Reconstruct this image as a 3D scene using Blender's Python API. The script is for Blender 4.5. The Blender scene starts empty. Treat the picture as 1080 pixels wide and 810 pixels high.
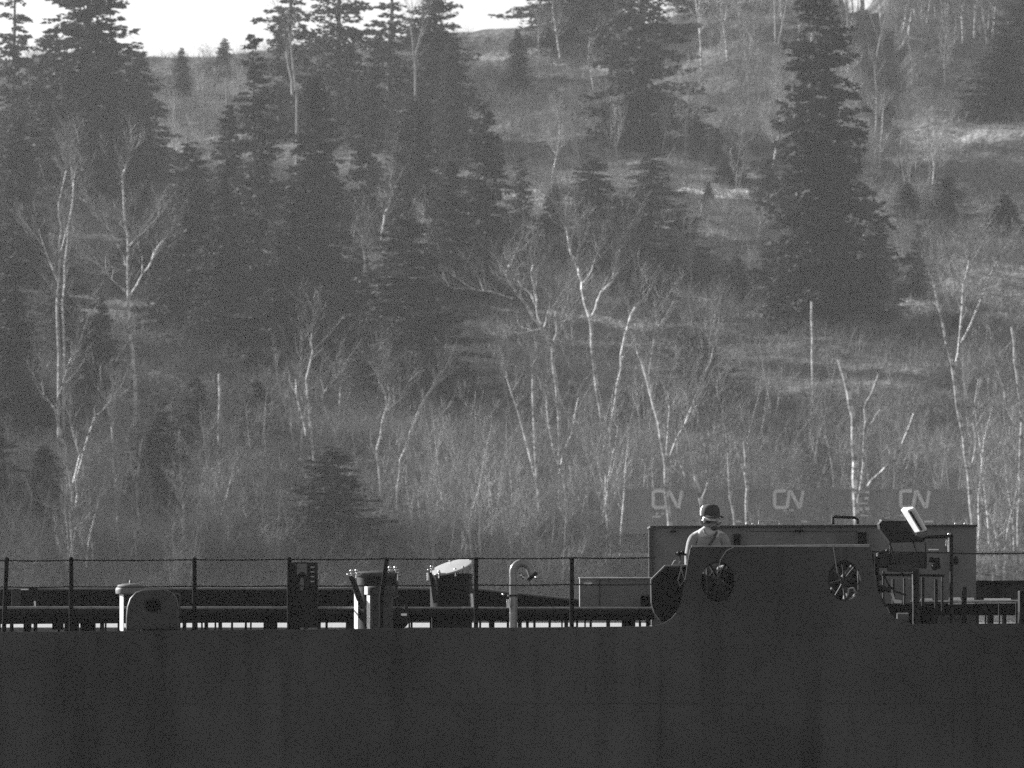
import bpy, bmesh, math, random
import numpy as np
from mathutils import Vector, Matrix
random.seed(7); rng = np.random.default_rng(7)
R = math.radians
sc = bpy.context.scene
COL = sc.collection

# ------------------------------------------------------------------ camera
F = 7600.0                       # focal length in pixels of the 1080 px wide photograph
HOR = 630.0                      # row of the eye level
EYE = 9.4
PITCH = math.atan((HOR - 405.0) / F)
cd = bpy.data.cameras.new('camera'); cam = bpy.data.objects.new('camera', cd); COL.objects.link(cam)
cam.location = (0, 0, EYE); cam.rotation_euler = (R(90) + PITCH, 0, 0)
cd.sensor_width = 36; cd.lens = 36 * F / 1080; cd.clip_start = 1; cd.clip_end = 6000
cd.dof.use_dof = True; cd.dof.focus_distance = 82; cd.dof.aperture_fstop = 9
sc.camera = cam

# ------------------------------------------------------------------ light
SUN = Vector((-0.72, 0.55, 0.36)).normalized()
EL = math.asin(SUN.z); AZ = math.atan2(SUN.x, SUN.y)
w = bpy.data.worlds.new('World'); sc.world = w; w.use_nodes = True
nt = w.node_tree; bgn = nt.nodes['Background']
sky = nt.nodes.new('ShaderNodeTexSky'); sky.sky_type = 'NISHITA'; sky.sun_disc = False
sky.sun_elevation = EL; sky.sun_rotation = AZ; sky.air_density = 1.0; sky.dust_density = 1.0
bwn = nt.nodes.new('ShaderNodeRGBToBW')          # the photograph is black and white
nt.links.new(sky.outputs[0], bwn.inputs[0]); nt.links.new(bwn.outputs[0], bgn.inputs[0])
bgn.inputs[1].default_value = 0.06
sl = bpy.data.lights.new('sun', 'SUN'); sl.energy = 5.0; sl.angle = R(0.5); sl.color = (1, 1, 1)
so = bpy.data.objects.new('sun', sl); COL.objects.link(so)
so.rotation_euler = (-SUN).to_track_quat('-Z', 'Y').to_euler(); so.location = (-60, 60, 60)
vs = sc.view_settings
vs.view_transform = 'Standard'; vs.look = 'None'; vs.gamma = 1; vs.use_curve_mapping = False
vs.exposure = 1.4
HAZE_DENSITY = 0.00010
sc.cycles.use_denoising = False
sc.cycles.max_bounces = 5; sc.cycles.diffuse_bounces = 2; sc.cycles.glossy_bounces = 2
sc.cycles.volume_bounces = 0; sc.cycles.transparent_max_bounces = 4
sc.cycles.use_adaptive_sampling = False

# ------------------------------------------------------------------ helpers
def P(px, py, Y):
    """world point seen at that pixel of the photograph at distance Y"""
    return Vector(((px - 540) / F * Y / math.cos(PITCH) / (1 - math.tan(PITCH) * (405 - py) / F),
                   Y, EYE + Y * math.tan(PITCH + math.atan((405 - py) / F))))
def to_px(v):
    y = v[1] * math.cos(PITCH) + (v[2] - EYE) * math.sin(PITCH)
    z = -v[1] * math.sin(PITCH) + (v[2] - EYE) * math.cos(PITCH)
    return 540 + v[0] / y * F, 405 - z / y * F

def mat(name, c, rough=0.7, metal=0.0, var=0.0, scale=3.0, bump=0.0, bscale=20.0, streak=0.0, spec=0.3):
    m = bpy.data.materials.new(name); m.use_nodes = True
    n = m.node_tree.nodes; l = m.node_tree.links; b = n['Principled BSDF']
    b.inputs['Base Color'].default_value = (c, c, c, 1)
    b.inputs['Roughness'].default_value = rough; b.inputs['Metallic'].default_value = metal
    b.inputs['Specular IOR Level'].default_value = spec
    tc = n.new('ShaderNodeTexCoord')
    if var > 0 or streak > 0:
        no = n.new('ShaderNodeTexNoise'); no.inputs['Scale'].default_value = scale
        no.inputs['Detail'].default_value = 6; no.inputs['Roughness'].default_value = 0.65
        l.new(tc.outputs['Object'], no.inputs['Vector'])
        mr = n.new('ShaderNodeMapRange'); mr.inputs[1].default_value = 0.3; mr.inputs[2].default_value = 0.7
        mr.inputs[3].default_value = c * (1 - var); mr.inputs[4].default_value = c * (1 + var)
        l.new(no.outputs[0], mr.inputs[0]); out = mr.outputs[0]
        if streak > 0:
            mp = n.new('ShaderNodeMapping'); mp.inputs['Scale'].default_value = (3.2, 3.2, 0.30)
            l.new(tc.outputs['Object'], mp.inputs[0])
            n2 = n.new('ShaderNodeTexNoise'); n2.inputs['Scale'].default_value = 1.0; n2.inputs['Detail'].default_value = 7
            l.new(mp.outputs[0], n2.inputs['Vector'])
            m2 = n.new('ShaderNodeMapRange'); m2.inputs[1].default_value = 0.52; m2.inputs[2].default_value = 0.75
            m2.inputs[3].default_value = 1.0; m2.inputs[4].default_value = 1.0 - streak
            l.new(n2.outputs[0], m2.inputs[0])
            mu = n.new('ShaderNodeMath'); mu.operation = 'MULTIPLY'
            l.new(out, mu.inputs[0]); l.new(m2.outputs[0], mu.inputs[1]); out = mu.outputs[0]
        l.new(out, b.inputs['Base Color'])
    if bump > 0:
        nb = n.new('ShaderNodeTexNoise'); nb.inputs['Scale'].default_value = bscale; nb.inputs['Detail'].default_value = 5
        l.new(tc.outputs['Object'], nb.inputs['Vector'])
        bp = n.new('ShaderNodeBump'); bp.inputs['Strength'].default_value = bump; bp.inputs['Distance'].default_value = 0.02
        l.new(nb.outputs[0], bp.inputs['Height']); l.new(bp.outputs[0], b.inputs['Normal'])
    return m

def leafmat(name, c, var, scale, trans=0.25):
    m = mat(name, c, 0.8, var=var, scale=scale, spec=0.1)
    n = m.node_tree.nodes; l = m.node_tree.links; b = n['Principled BSDF']
    t = n.new('ShaderNodeBsdfTranslucent'); t.inputs[0].default_value = (c, c, c, 1)
    mx = n.new('ShaderNodeMixShader'); mx.inputs[0].default_value = trans
    l.new(b.outputs[0], mx.inputs[1]); l.new(t.outputs[0], mx.inputs[2])
    l.new(mx.outputs[0], n['Material Output'].inputs[0])
    return m

ORG = {}                         # world origin of each object built (no rotations on parents)
def tag(o, label=None, cat=None, group=None, kind=None):
    for k, v in (('label', label), ('category', cat), ('group', group), ('kind', kind)):
        if v: o[k] = v
    return o
def empty(name, loc, label=None, cat=None, group=None, parent=None):
    o = bpy.data.objects.new(name, None); COL.objects.link(o); o.empty_display_size = 0.2
    loc = Vector(loc)
    if parent: o.parent = parent; o.location = loc - ORG[parent.name]
    else: o.location = loc
    ORG[o.name] = loc.copy()
    return tag(o, label, cat, group)

class MB:
    """collects shapes in world coordinates"""
    def __init__(s): s.v = []; s.f = []
    def add(s, v, f):
        n = len(s.v); s.v += [tuple(p) for p in v]; s.f += [tuple(i + n for i in q) for q in f]; return s
    def box(s, x0, x1, y0, y1, z0, z1):
        v = [(x, y, z) for z in (z0, z1) for y in (y0, y1) for x in (x0, x1)]
        return s.add(v, [(0, 2, 3, 1), (4, 5, 7, 6), (0, 1, 5, 4), (2, 6, 7, 3), (0, 4, 6, 2), (1, 3, 7, 5)])
    def pbox(s, px0, px1, py0, py1, Y, depth):
        """box whose near face is seen at these pixels"""
        a = P(px0, py1, Y); b = P(px1, py0, Y)
        return s.box(a.x, b.x, Y, Y + depth, a.z, b.z)
    def tube(s, pts, rad, n=10, cap=True):
        pts = [Vector(p) for p in pts]; m = len(pts)
        if not hasattr(rad, '__len__'): rad = [rad] * m
        ring = []; up = None
        for i, p in enumerate(pts):
            t = (pts[min(i + 1, m - 1)] - pts[max(i - 1, 0)]).normalized()
            if up is None:
                up = Vector((0, 0, 1)) if abs(t.z) < 0.9 else Vector((0, 1, 0))
            a = up - t * up.dot(t); a.normalize(); up = a; b = t.cross(a)
            ring += [p + (a * math.cos(2 * math.pi * k / n) + b * math.sin(2 * math.pi * k / n)) * rad[i] for k in range(n)]
        f = [(i * n + k, i * n + (k + 1) % n, (i + 1) * n + (k + 1) % n, (i + 1) * n + k) for i in range(m - 1) for k in range(n)]
        if cap: f += [tuple(range(n - 1, -1, -1)), tuple((m - 1) * n + k for k in range(n))]
        return s.add(ring, f)
    def lathe(s, c, prof, n=28, rx=1.0, ry=1.0):
        """prof = [(radius, z)] round a vertical axis through c"""
        c = Vector(c); v = []
        for r, z in prof:
            v += [(c.x + rx * r * math.cos(2 * math.pi * k / n), c.y + ry * r * math.sin(2 * math.pi * k / n), c.z + z) for k in range(n)]
        m = len(prof)
        f = [(i * n + k, i * n + (k + 1) % n, (i + 1) * n + (k + 1) % n, (i + 1) * n + k) for i in range(m - 1) for k in range(n)]
        f += [tuple(range(n - 1, -1, -1)), tuple((m - 1) * n + k for k in range(n))]
        return s.add(v, f)
    def ball(s, c, r, sx=1, sy=1, sz=1, n=12, m=8):
        pr = [(r * math.sin(math.pi * i / m), 0) for i in range(m + 1)]
        c = Vector(c); v = []; f = []
        for i in range(m + 1):
            a = math.pi * i / m
            for k in range(n):
                b = 2 * math.pi * k / n
                v.append((c.x + sx * r * math.sin(a) * math.cos(b), c.y + sy * r * math.sin(a) * math.sin(b), c.z - sz * r * math.cos(a)))
        for i in range(m):
            for k in range(n): f.append((i * n + k, i * n + (k + 1) % n, (i + 1) * n + (k + 1) % n, (i + 1) * n + k))
        return s.add(v, f)
    def prism(s, poly, y0, y1):
        """poly = [(x, z)] extruded from y0 to y1"""
        n = len(poly)
        v = [(x, y0, z) for x, z in poly] + [(x, y1, z) for x, z in poly]
        f = [tuple(range(n)), tuple(range(2 * n - 1, n - 1, -1))] + [(i, i + n, (i + 1) % n + n, (i + 1) % n) for i in range(n)]
        return s.add(v, f)
    def pprism(s, pix, Y, depth):
        return s.prism([(P(a, b, Y).x, P(a, b, Y).z) for a, b in pix], Y, Y + depth)
    def build(s, name, m, parent=None, label=None, smooth=False, bevel=0.0, cat=None, kind=None, group=None):
        V = np.array(s.v); o0 = Vector(((V[:, 0].min() + V[:, 0].max()) / 2, (V[:, 1].min() + V[:, 1].max()) / 2, V[:, 2].min()))
        me = bpy.data.meshes.new(name); me.from_pydata([tuple(Vector(p) - o0) for p in s.v], [], s.f)
        bm = bmesh.new(); bm.from_mesh(me); bmesh.ops.recalc_face_normals(bm, faces=bm.faces)
        if bevel: bmesh.ops.bevel(bm, geom=[e for e in bm.edges if len(e.link_faces) == 2 and e.calc_face_angle(0) > 0.7], offset=bevel, segments=2, profile=0.7, affect='EDGES', clamp_overlap=True)
        bm.to_mesh(me); bm.free()
        if smooth:
            for p in me.polygons: p.use_smooth = True
            try: me.set_sharp_from_angle(angle=R(40))
            except Exception: pass
        me.materials.append(m); o = bpy.data.objects.new(name, me); COL.objects.link(o)
        if parent: o.parent = parent; o.location = o0 - ORG[parent.name]
        else: o.location = o0
        ORG[o.name] = o0
        return tag(o, label, cat, group, kind)

def np_mesh(name, verts, faces, m, nper):
    """fast mesh from numpy arrays, all faces with nper corners"""
    me = bpy.data.meshes.new(name)
    me.vertices.add(len(verts)); me.vertices.foreach_set('co', np.ascontiguousarray(verts, dtype=np.float32).ravel())
    nf = len(faces); me.loops.add(nf * nper); me.loops.foreach_set('vertex_index', np.ascontiguousarray(faces, dtype=np.int32).ravel())
    me.polygons.add(nf); me.polygons.foreach_set('loop_start', np.arange(0, nf * nper, nper, dtype=np.int32))
    me.polygons.foreach_set('loop_total', np.full(nf, nper, dtype=np.int32))
    me.update(calc_edges=True); me.validate(); me.materials.append(m)
    return me

# ------------------------------------------------------------------ ground
def pyz(D, py): return EYE + D * math.tan(PITCH + math.atan((405 - py) / F))
prof = [(-60, -3.0), (340, -3.0), (360, 1.0), (384, 8.0), (398, 11.4), (406, 11.9), (417, 11.9), (428, pyz(428, 562)), (460, pyz(460, 508)),
        (490, pyz(490, 448)), (525, pyz(525, 372)), (560, pyz(560, 300)), (598, pyz(598, 226)), (613, pyz(613, 205)), (640, pyz(640, 172)),
        (655, pyz(655, 148)), (670, pyz(670, 138)), (700, pyz(700, 78)), (722, pyz(722, 38)), (745, pyz(745, 40)), (850, 58), (1080, 40)]
PD = np.array([p[0] for p in prof]); PZ = np.array([p[1] for p in prof])
def sm(a, b, x): t = np.clip((x - a) / (b - a), 0, 1); return t * t * (3 - 2 * t)
def gz(x, y):
    x = np.asarray(x, float); y = np.asarray(y, float)
    z = np.interp(y, PD, PZ)
    z = z + np.clip(x, -80, 80) * 0.06 * sm(560, 720, y)
    z = z + 2.4 * sm(12, 22, x) * (1 - sm(32.6, 34.2, x) * sm(38.2, 36.6, x)) * sm(600, 722, y)
    b = sm(420, 450, y)
    z = z + b * (0.7 * np.sin(x * 0.13 + y * 0.05) * np.sin(y * 0.09 + 1.3) + 0.35 * np.sin(x * 0.41 + 2) * np.sin(y * 0.33 + x * 0.07) + 0.12 * np.sin(x * 1.3 + y * 0.4) * np.sin(y * 1.1))
    return z
def ground_at(px, py):
    """point of the slope seen at that pixel"""
    D = np.arange(420, 724, 0.5); tn = np.tan(PITCH + np.arctan((405 - py) / F))
    X = (px - 540) / F * D
    d = gz(X, D) - (EYE + D * tn); i = np.where(d > 0)[0]
    D0 = float(D[i[0]]) if len(i) else 715.0
    x0 = (px - 540) / F * D0
    return Vector((x0, D0, float(gz(x0, D0))))

def ground_material():
    m = bpy.data.materials.new('slope'); m.use_nodes = True
    n = m.node_tree.nodes; l = m.node_tree.links; b = n['Principled BSDF']; b.inputs['Roughness'].default_value = 0.95
    b.inputs['Specular IOR Level'].default_value = 0.1
    tc = n.new('ShaderNodeTexCoord')
    a = n.new('ShaderNodeTexNoise'); a.inputs['Scale'].default_value = 0.09; a.inputs['Detail'].default_value = 8; a.inputs['Roughness'].default_value = 0.7
    c = n.new('ShaderNodeTexNoise'); c.inputs['Scale'].default_value = 1.7; c.inputs['Detail'].default_value = 5
    l.new(tc.outputs['Object'], a.inputs['Vector']); l.new(tc.outputs['Object'], c.inputs['Vector'])
    at = n.new('ShaderNodeAttribute'); at.attribute_name = 'dry'
    r1 = n.new('ShaderNodeMapRange'); r1.inputs[1].default_value = 0.35; r1.inputs[2].default_value = 0.68; r1.inputs[3].default_value = 0.035; r1.inputs[4].default_value = 0.15
    r2 = n.new('ShaderNodeMapRange'); r2.inputs[1].default_value = 0.3; r2.inputs[2].default_value = 0.7; r2.inputs[3].default_value = 0.55; r2.inputs[4].default_value = 1.4
    l.new(a.outputs[0], r1.inputs[0]); l.new(c.outputs[0], r2.inputs[0])
    ad = n.new('ShaderNodeMath'); ad.operation = 'ADD'; l.new(r1.outputs[0], ad.inputs[0])
    ml = n.new('ShaderNodeMath'); ml.operation = 'MULTIPLY'; ml.inputs[1].default_value = 0.36; l.new(at.outputs['Fac'], ml.inputs[0]); l.new(ml.outputs[0], ad.inputs[1])
    mu = n.new('ShaderNodeMath'); mu.operation = 'MULTIPLY'; l.new(ad.outputs[0], mu.inputs[0]); l.new(r2.outputs[0], mu.inputs[1])
    l.new(mu.outputs[0], b.inputs['Base Color'])
    bp = n.new('ShaderNodeBump'); bp.inputs['Strength'].default_value = 0.8; bp.inputs['Distance'].default_value = 0.4
    l.new(c.outputs[0], bp.inputs['Height']); l.new(bp.outputs[0], b.inputs['Normal'])
    return m
# dry pale grass on the benches: (px, py, half width px, half height px, strength), turned into places on the slope
DRY = [(1000, 145, 95, 14, 0.45), (930, 165, 60, 9, 0.3), (758, 204, 56, 4, 2.0), (740, 190, 60, 9, 0.3), (560, 215, 50, 16, 0.5), (640, 185, 60, 12, 0.5),
       (560, 60, 60, 8, 0.6), (700, 55, 90, 7, 0.4), (170, 160, 30, 9, 0.55), (770, 325, 40, 16, 0.6), (1040, 290, 60, 22, 0.35), (940, 390, 60, 16, 0.2), (730, 250, 45, 14, 0.5),
       (500, 380, 40, 20, 0.35), (960, 320, 60, 18, 0.4), (640, 330, 60, 16, 0.4), (480, 460, 60, 20, 0.15), (880, 450, 120, 20, 0.2)]
DRYW = []
for px, py, hw, hh, s in DRY:
    a = ground_at(px, py); u = ground_at(px, py - hh); d = ground_at(px, py + hh)
    DRYW.append((a.x, a.y, hw / F * a.y, max(abs(u.y - d.y) / 2, 2.0), s))
def dry(x, y):
    r = np.zeros_like(x)
    for cx, cy, rx, ry, s in DRYW:
        q = ((x - cx) / rx) ** 2 + ((y - cy) / ry) ** 2 + 0.25 * np.sin(x * 0.9 + y * 0.7) + 0.2 * np.sin(x * 2.3 - y * 0.5)
        r = np.maximum(r, s * sm(1.3, 0.6, q))
    return r
def spaced(a, b, fa, fb, step, big):
    return np.concatenate([np.arange(a, fa, big), np.arange(fa, fb, step), np.arange(fb, b + big, big)])
gx = spaced(-380, 380, -66, 66, 0.8, 12.0); gy = spaced(-50, 1080, 396, 750, 0.9, 10.0)
XX, YY = np.meshgrid(gx, gy); ZZ = gz(XX, YY) + rng.normal(0, 0.05, XX.shape) * (YY > 420)
nv = len(gx); ny = len(gy)
idx = np.arange(nv * ny).reshape(ny, nv)
fc = np.stack([idx[:-1, :-1], idx[:-1, 1:], idx[1:, 1:], idx[1:, :-1]], -1).reshape(-1, 4)
me = np_mesh('ground', np.stack([XX, YY, ZZ], -1).reshape(-1, 3), fc, ground_material(), 4)
me.polygons.foreach_set('use_smooth', np.ones(len(me.polygons), dtype=bool))
at = me.attributes.new('dry', 'FLOAT', 'POINT'); at.data.foreach_set('value', dry(XX.ravel(), YY.ravel()).astype(np.float32))
g = bpy.data.objects.new('ground', me); COL.objects.link(g); tag(g, kind='structure')

wm = mat('water_surface', 0.03, 0.12, bump=0.6, bscale=1.2, spec=0.5)
o = MB().add([(-380, -50, 0), (380, -50, 0), (380, 372, 0), (-380, 372, 0)], [(0, 1, 2, 3)]).build('water', wm, kind='structure')

# ------------------------------------------------------------------ undergrowth (stuff)
M_scrub = mat('dark_scrub', 0.06, 0.9, var=0.4, scale=0.2, spec=0.1)
M_twig = mat('brush_twigs', 0.19, 0.9, var=0.55, scale=0.07, spec=0.1)
M_grass = mat('dry_grass', 0.30, 0.9, var=0.3, scale=0.2, spec=0.1)
def strands(n, lo, hi, hmin, hmax, wid, lean, dens, cl):
    """n clumps of cl thin blades; dens(x, y) gives the chance to grow"""
    D = rng.uniform(lo, hi, n * 3); X = rng.uniform(-1, 1, n * 3) * (0.078 * D + 3)
    k = rng.random(n * 3) < dens(X, D); X = X[k][:n]; D = D[k][:n]; n = len(X)
    X = np.repeat(X, cl) + rng.normal(0, 0.35, n * cl); D = np.repeat(D, cl) + rng.normal(0, 0.35, n * cl)
    hh = np.repeat(rng.uniform(0.6, 1.0, n), cl) * rng.uniform(hmin, hmax, n * cl)
    Z = gz(X, D) - 0.05; m = len(X)
    an = rng.uniform(0, math.pi, m); dx = np.cos(an) * wid; dy = np.sin(an) * wid
    lx = rng.normal(0, lean, m) * hh; ly = rng.normal(0, lean, m) * hh
    b = np.stack([np.stack([X - dx, D - dy, Z], -1), np.stack([X + dx, D + dy, Z], -1), np.stack([X + lx, D + ly, Z + hh], -1)], 1)
    return b.reshape(-1, 3), np.arange(m * 3).reshape(-1, 3)
def noise2(x, y): return 0.5 + 0.25 * np.sin(x * 0.21 + y * 0.11 + 1) + 0.25 * np.sin(x * 0.09 - y * 0.16 + 2) * np.sin(x * 0.33 + 0.5)
thick = lambda x, y: np.clip(-0.15 + 1.5 * noise2(x, y) - 0.9 * dry(x, y), 0.03, 1) * (0.75 + 0.25 * (y < 500)) * (1 - 0.75 * ((y > 404) & (y < 419)))
V, Fc = strands(7000, 418, 722, 0.8, 2.4, 0.022, 0.45, thick, 12)
V2, F2 = strands(1500, 380, 403, 1.5, 4.0, 0.020, 0.42, lambda x, y: np.clip(0.5 + 0.5 * np.sin(x * 0.8 + y) * np.sin(x * 0.23), 0, 1) * (x < 4.5), 14)
V3_, F3 = strands(420, 380, 402, 0.8, 2.0, 0.020, 0.42, lambda x, y: (x > 4.5) * (0.3 + 0.7 * (x > 27)), 10)
Fc = np.concatenate([Fc, F3 + len(V)]); V = np.concatenate([V, V3_])
Fc = np.concatenate([Fc, F2 + len(V)]); V = np.concatenate([V, V2])
def bush_proto(rg):
    S = []
    def grow(p, d, L, w, dep):
        q = p
        for i in range(2):
            d2 = (d + Vector((rg.gauss(0, .22), rg.gauss(0, .22), rg.gauss(.04, .12)))).normalized(); n2 = q + d2 * L / 2
            S.append((*q, *n2, w * (1 - .25 * i))); q = n2; d = d2
            if dep:
                for _ in range(rg.choice((1, 2, 2))): grow(q, (d + Vector((rg.gauss(0, .6), rg.gauss(0, .6), rg.uniform(-.1, .4)))).normalized(), L * rg.uniform(.45, .75), w * .65, dep - 1)
    for _ in range(rg.randint(3, 6)):
        grow(Vector((rg.gauss(0, .12), rg.gauss(0, .12), -.03)), Vector((rg.gauss(0, .45), rg.gauss(0, .45), 1)).normalized(), rg.uniform(.35, .55), .011, 3)
    return np.array(S)
_rg = random.Random(5); BUSH = [bush_proto(_rg) for _ in range(12)]
def bushes(n, lo, hi, s0, s1, dens, wide=1.0):
    D = rng.uniform(lo, hi, n * 4); X = rng.uniform(-1, 1, n * 4) * (0.078 * D + 3)
    k = rng.random(n * 4) < dens(X, D); X = X[k][:n]; D = D[k][:n]; out = []
    kind = rng.integers(0, 12, len(X)); sc_ = rng.uniform(s0, s1, len(X)) * (0.6 + 0.8 * noise2(X * 1.7, D)); an = rng.uniform(0, 6.28, len(X)); Z = gz(X, D)
    for b in range(12):
        m = kind == b; B = BUSH[b]; S = sc_[m][:, None]; c = np.cos(an[m])[:, None]; sn = np.sin(an[m])[:, None]
        def tr(x, y, z): return np.stack([(x * c - y * sn) * S * wide + X[m][:, None], (x * sn + y * c) * S * wide + D[m][:, None], z * S + Z[m][:, None]], -1).reshape(-1, 3)
        p = tr(B[:, 0], B[:, 1], B[:, 2]); q = tr(B[:, 3], B[:, 4], B[:, 5]); w_ = np.tile(B[:, 6], m.sum())[:, None] * np.repeat(S[:, 0], len(B))[:, None] ** .5
        d = q - p; o_ = np.cross(d, rng.normal(0, 1, d.shape)); o_ /= np.linalg.norm(o_, axis=1)[:, None] + 1e-9
        out.append(np.stack([p - o_ * w_, p + o_ * w_, q + o_ * w_ * .6, q - o_ * w_ * .6], 1).reshape(-1, 3))
    v = np.concatenate(out); return v, np.arange(len(v)).reshape(-1, 4)
SCR = [(560, 98, 90, 16), (1010, 200, 95, 30), (790, 178, 45, 20), (200, 85, 70, 14), (740, 145, 40, 16), (1010, 350, 60, 14), (480, 445, 70, 18), (860, 440, 60, 26), (880, 500, 70, 22), (80, 530, 130, 45), (60, 440, 90, 40), (250, 440, 90, 22),
       (650, 120, 60, 16), (830, 240, 40, 20), (700, 300, 60, 12), (960, 100, 60, 14), (560, 260, 60, 14), (620, 470, 70, 16), (300, 540, 90, 26), (230, 350, 100, 20), (1040, 450, 60, 18)]
SCW = []
for px, py, hw, hh in SCR:
    a = ground_at(px, py); u = ground_at(px, py - hh); d = ground_at(px, min(py + hh, 560)); SCW.append((a.x, a.y, hw / F * a.y, max(abs(u.y - d.y) / 2, 3.0)))
def scr(x, y):
    r = np.zeros_like(x)
    for cx, cy, rx, ry in SCW: r = np.maximum(r, sm(1.5, 0.5, ((x - cx) / rx) ** 2 + ((y - cy) / ry) ** 2 + 0.3 * np.sin(x * 0.7 + y * 0.9)))
    return r
Vb, Fb = bushes(6500, 418, 722, 1.2, 2.6, lambda x, y: thick(x, y) * (1 - .6 * scr(x, y)))
Vc, Fcb = bushes(1500, 380, 403, 1.6, 3.6, lambda x, y: 0.12 + 0.88 * (x < 4.5))
bo_ = np_mesh('brush', np.concatenate([Vb, Vc]), np.concatenate([Fb, Fcb + len(Vb)]), M_twig, 4)
bo_ = bpy.data.objects.new('brush', bo_); COL.objects.link(bo_); tag(bo_, 'grey leafless bushes tangled over the hillside', kind='stuff')
Vb, Fb = bushes(4200, 385, 722, 0.9, 2.2, lambda x, y: np.clip(scr(x, y) + .03, 0, 1), 1.2)
bo_ = bpy.data.objects.new('scrub', np_mesh('scrub', Vb, Fb, M_scrub, 4)); COL.objects.link(bo_); tag(bo_, 'patches of dark low scrub on the slope', kind='stuff')
th = bpy.data.objects.new('thicket', np_mesh('thicket', V, Fc, M_twig, 3)); COL.objects.link(th)
tag(th, 'tangled leafless brush covering the hillside between the trees', kind='stuff')
V, Fc = strands(30000, 420, 724, 0.25, 0.75, 0.03, 0.25, lambda x, y: np.clip(0.25 + dry(x, y), 0, 1), 6)
gr = bpy.data.objects.new('grass', np_mesh('grass', V, Fc, M_grass, 3)); COL.objects.link(gr)
tag(gr, 'pale dry grass on the open parts of the slope', kind='stuff')

# ------------------------------------------------------------------ spruces
M_needle = leafmat('spruce_needles', 0.042, 0.65, 0.7, 0.12)
M_bark = mat('dark_bark', 0.10, 0.9, var=0.3, scale=4, bump=0.5)
def spruce_mesh(seed, dens=1.0, droop=0.25, gap=0.0, ragged=0.3, power=0.85, base=0.03, card=0.30):
    """height 20, radius 1 at the base before scaling in x and y by 3.5"""
    r = np.random.default_rng(seed); H = 20.0; RAD = 3.5
    C = []; A = []; B = []
    z = base * H; side = r.uniform(0.8, 1.15, 8)
    while z < H - 0.15:
        t = z / H; L0 = RAD * (1 - t) ** power * (0.88 + 0.18 * math.sin(z * 1.7 + seed)) + 0.12
        nb = int(max(3, (4.2 + 4.2 * (1 - t)) * dens))
        for k in range(nb):
            if r.random() < gap: continue
            az = r.uniform(0, 2 * math.pi)
            L = L0 * (1 + r.uniform(-ragged, 0.10) + (0.22 if r.random() < 0.12 else 0)) * side[int(az / (2 * math.pi) * 8) % 8]
            ns = max(3, int(L / 0.17)); s = np.linspace(0.12, 1, ns); el = 0.35 * (t - 0.3)
            px = np.cos(az) * L * s; py = np.sin(az) * L * s
            dr = droop * r.uniform(0.5, 1.6); zj = min(z + r.uniform(-0.5, 0.5), H - 0.2); pz = zj + L * (s * (el + r.uniform(-0.28, 0.30)) - dr * s * s + 0.5 * dr * s ** 4)
            m = 5
            pts = np.repeat(np.stack([px, py, pz], -1), m, 0)
            wd = np.repeat((1 - s * 0.75) * min(L * 0.28, 0.70) + 0.12, m)
            tang = np.array([-np.sin(az), np.cos(az), 0])
            off = r.uniform(-1, 1, ns * m) * wd
            pts = pts + tang * off[:, None]; pts[:, 2] -= r.uniform(-0.12, 0.26, ns * m) * (0.5 + (1 - t)) + np.abs(off) * 0.32
            dirv = np.array([np.cos(az), np.sin(az), 0]) * 0.8 + tang * (np.sign(off) * 0.8)[:, None]
            dirv[:, 2] += r.uniform(-0.9, 0.45, ns * m)
            dirv += r.normal(0, 0.25, dirv.shape); dirv /= np.linalg.norm(dirv, axis=1)[:, None]
            o2 = r.normal(0, 1, dirv.shape); o2 = np.cross(dirv, o2); o2 /= np.linalg.norm(o2, axis=1)[:, None]
            ln = r.uniform(0.5, 1.2, ns * m)[:, None] * card * 0.95
            C.append(pts); A.append(dirv * ln); B.append(o2 * ln * 0.42)
        z += r.uniform(0.20, 0.42) / dens ** 0.5
    C = np.concatenate(C); A = np.concatenate(A); B = np.concatenate(B); n = len(C)
    v = np.stack([C - A * 0.3, C + A * 0.2 + B, C + A, C + A * 0.2 - B], 1).reshape(-1, 3)
    crown = np_mesh('crown', v, np.arange(n * 4).reshape(-1, 4), M_needle, 4)
    mb = MB(); mb.tube([(0, 0, -0.6), (0.03, 0, 5), (-0.03, 0.02, 12), (0, 0, 19.6)], [0.24, 0.19, 0.11, 0.02], 8)
    tm = bpy.data.meshes.new('trunk'); tm.from_pydata(mb.v, [], mb.f); tm.materials.append(M_bark)
    return crown, tm
SP = [spruce_mesh(1, 1.0, 0.25, power=0.72), spruce_mesh(2, 1.1, 0.35, ragged=0.4, power=0.72), spruce_mesh(3, 0.62, 0.30, gap=0.25, ragged=0.6, power=0.7, card=0.36),
      spruce_mesh(4, 1.0, 0.20, power=0.65), spruce_mesh(5, 1.2, 0.3, power=0.8, ragged=0.25), spruce_mesh(6, 0.8, 0.4, gap=0.15, ragged=0.5, power=0.75)]
def spruce(px, top, base, hw, kind, label, D=None, group=None, name='spruce_tree'):
    if D: b = Vector(((px - 540) / F * D, D, float(gz((px - 540) / F * D, D))))
    else: b = ground_at(px, base)
    tz = P(px, top, b.y).z; h = max(tz - b.z, 2.0)
    root = bpy.data.objects.new(name, None); COL.objects.link(root); root.location = b
    root.rotation_euler = (R(random.uniform(-1.5, 1.5)), R(random.uniform(-1.5, 1.5)), random.uniform(0, 6.28))
    sw = hw * 1.12 / F * b.y / 3.5
    root.scale = (sw, sw, h / 20.0)
    tag(root, label, 'spruce tree', group)
    for nm, d in (('crown', SP[kind][0]), ('trunk', SP[kind][1])):
        c = bpy.data.objects.new(nm, d); COL.objects.link(c); c.parent = root
    return root
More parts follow.
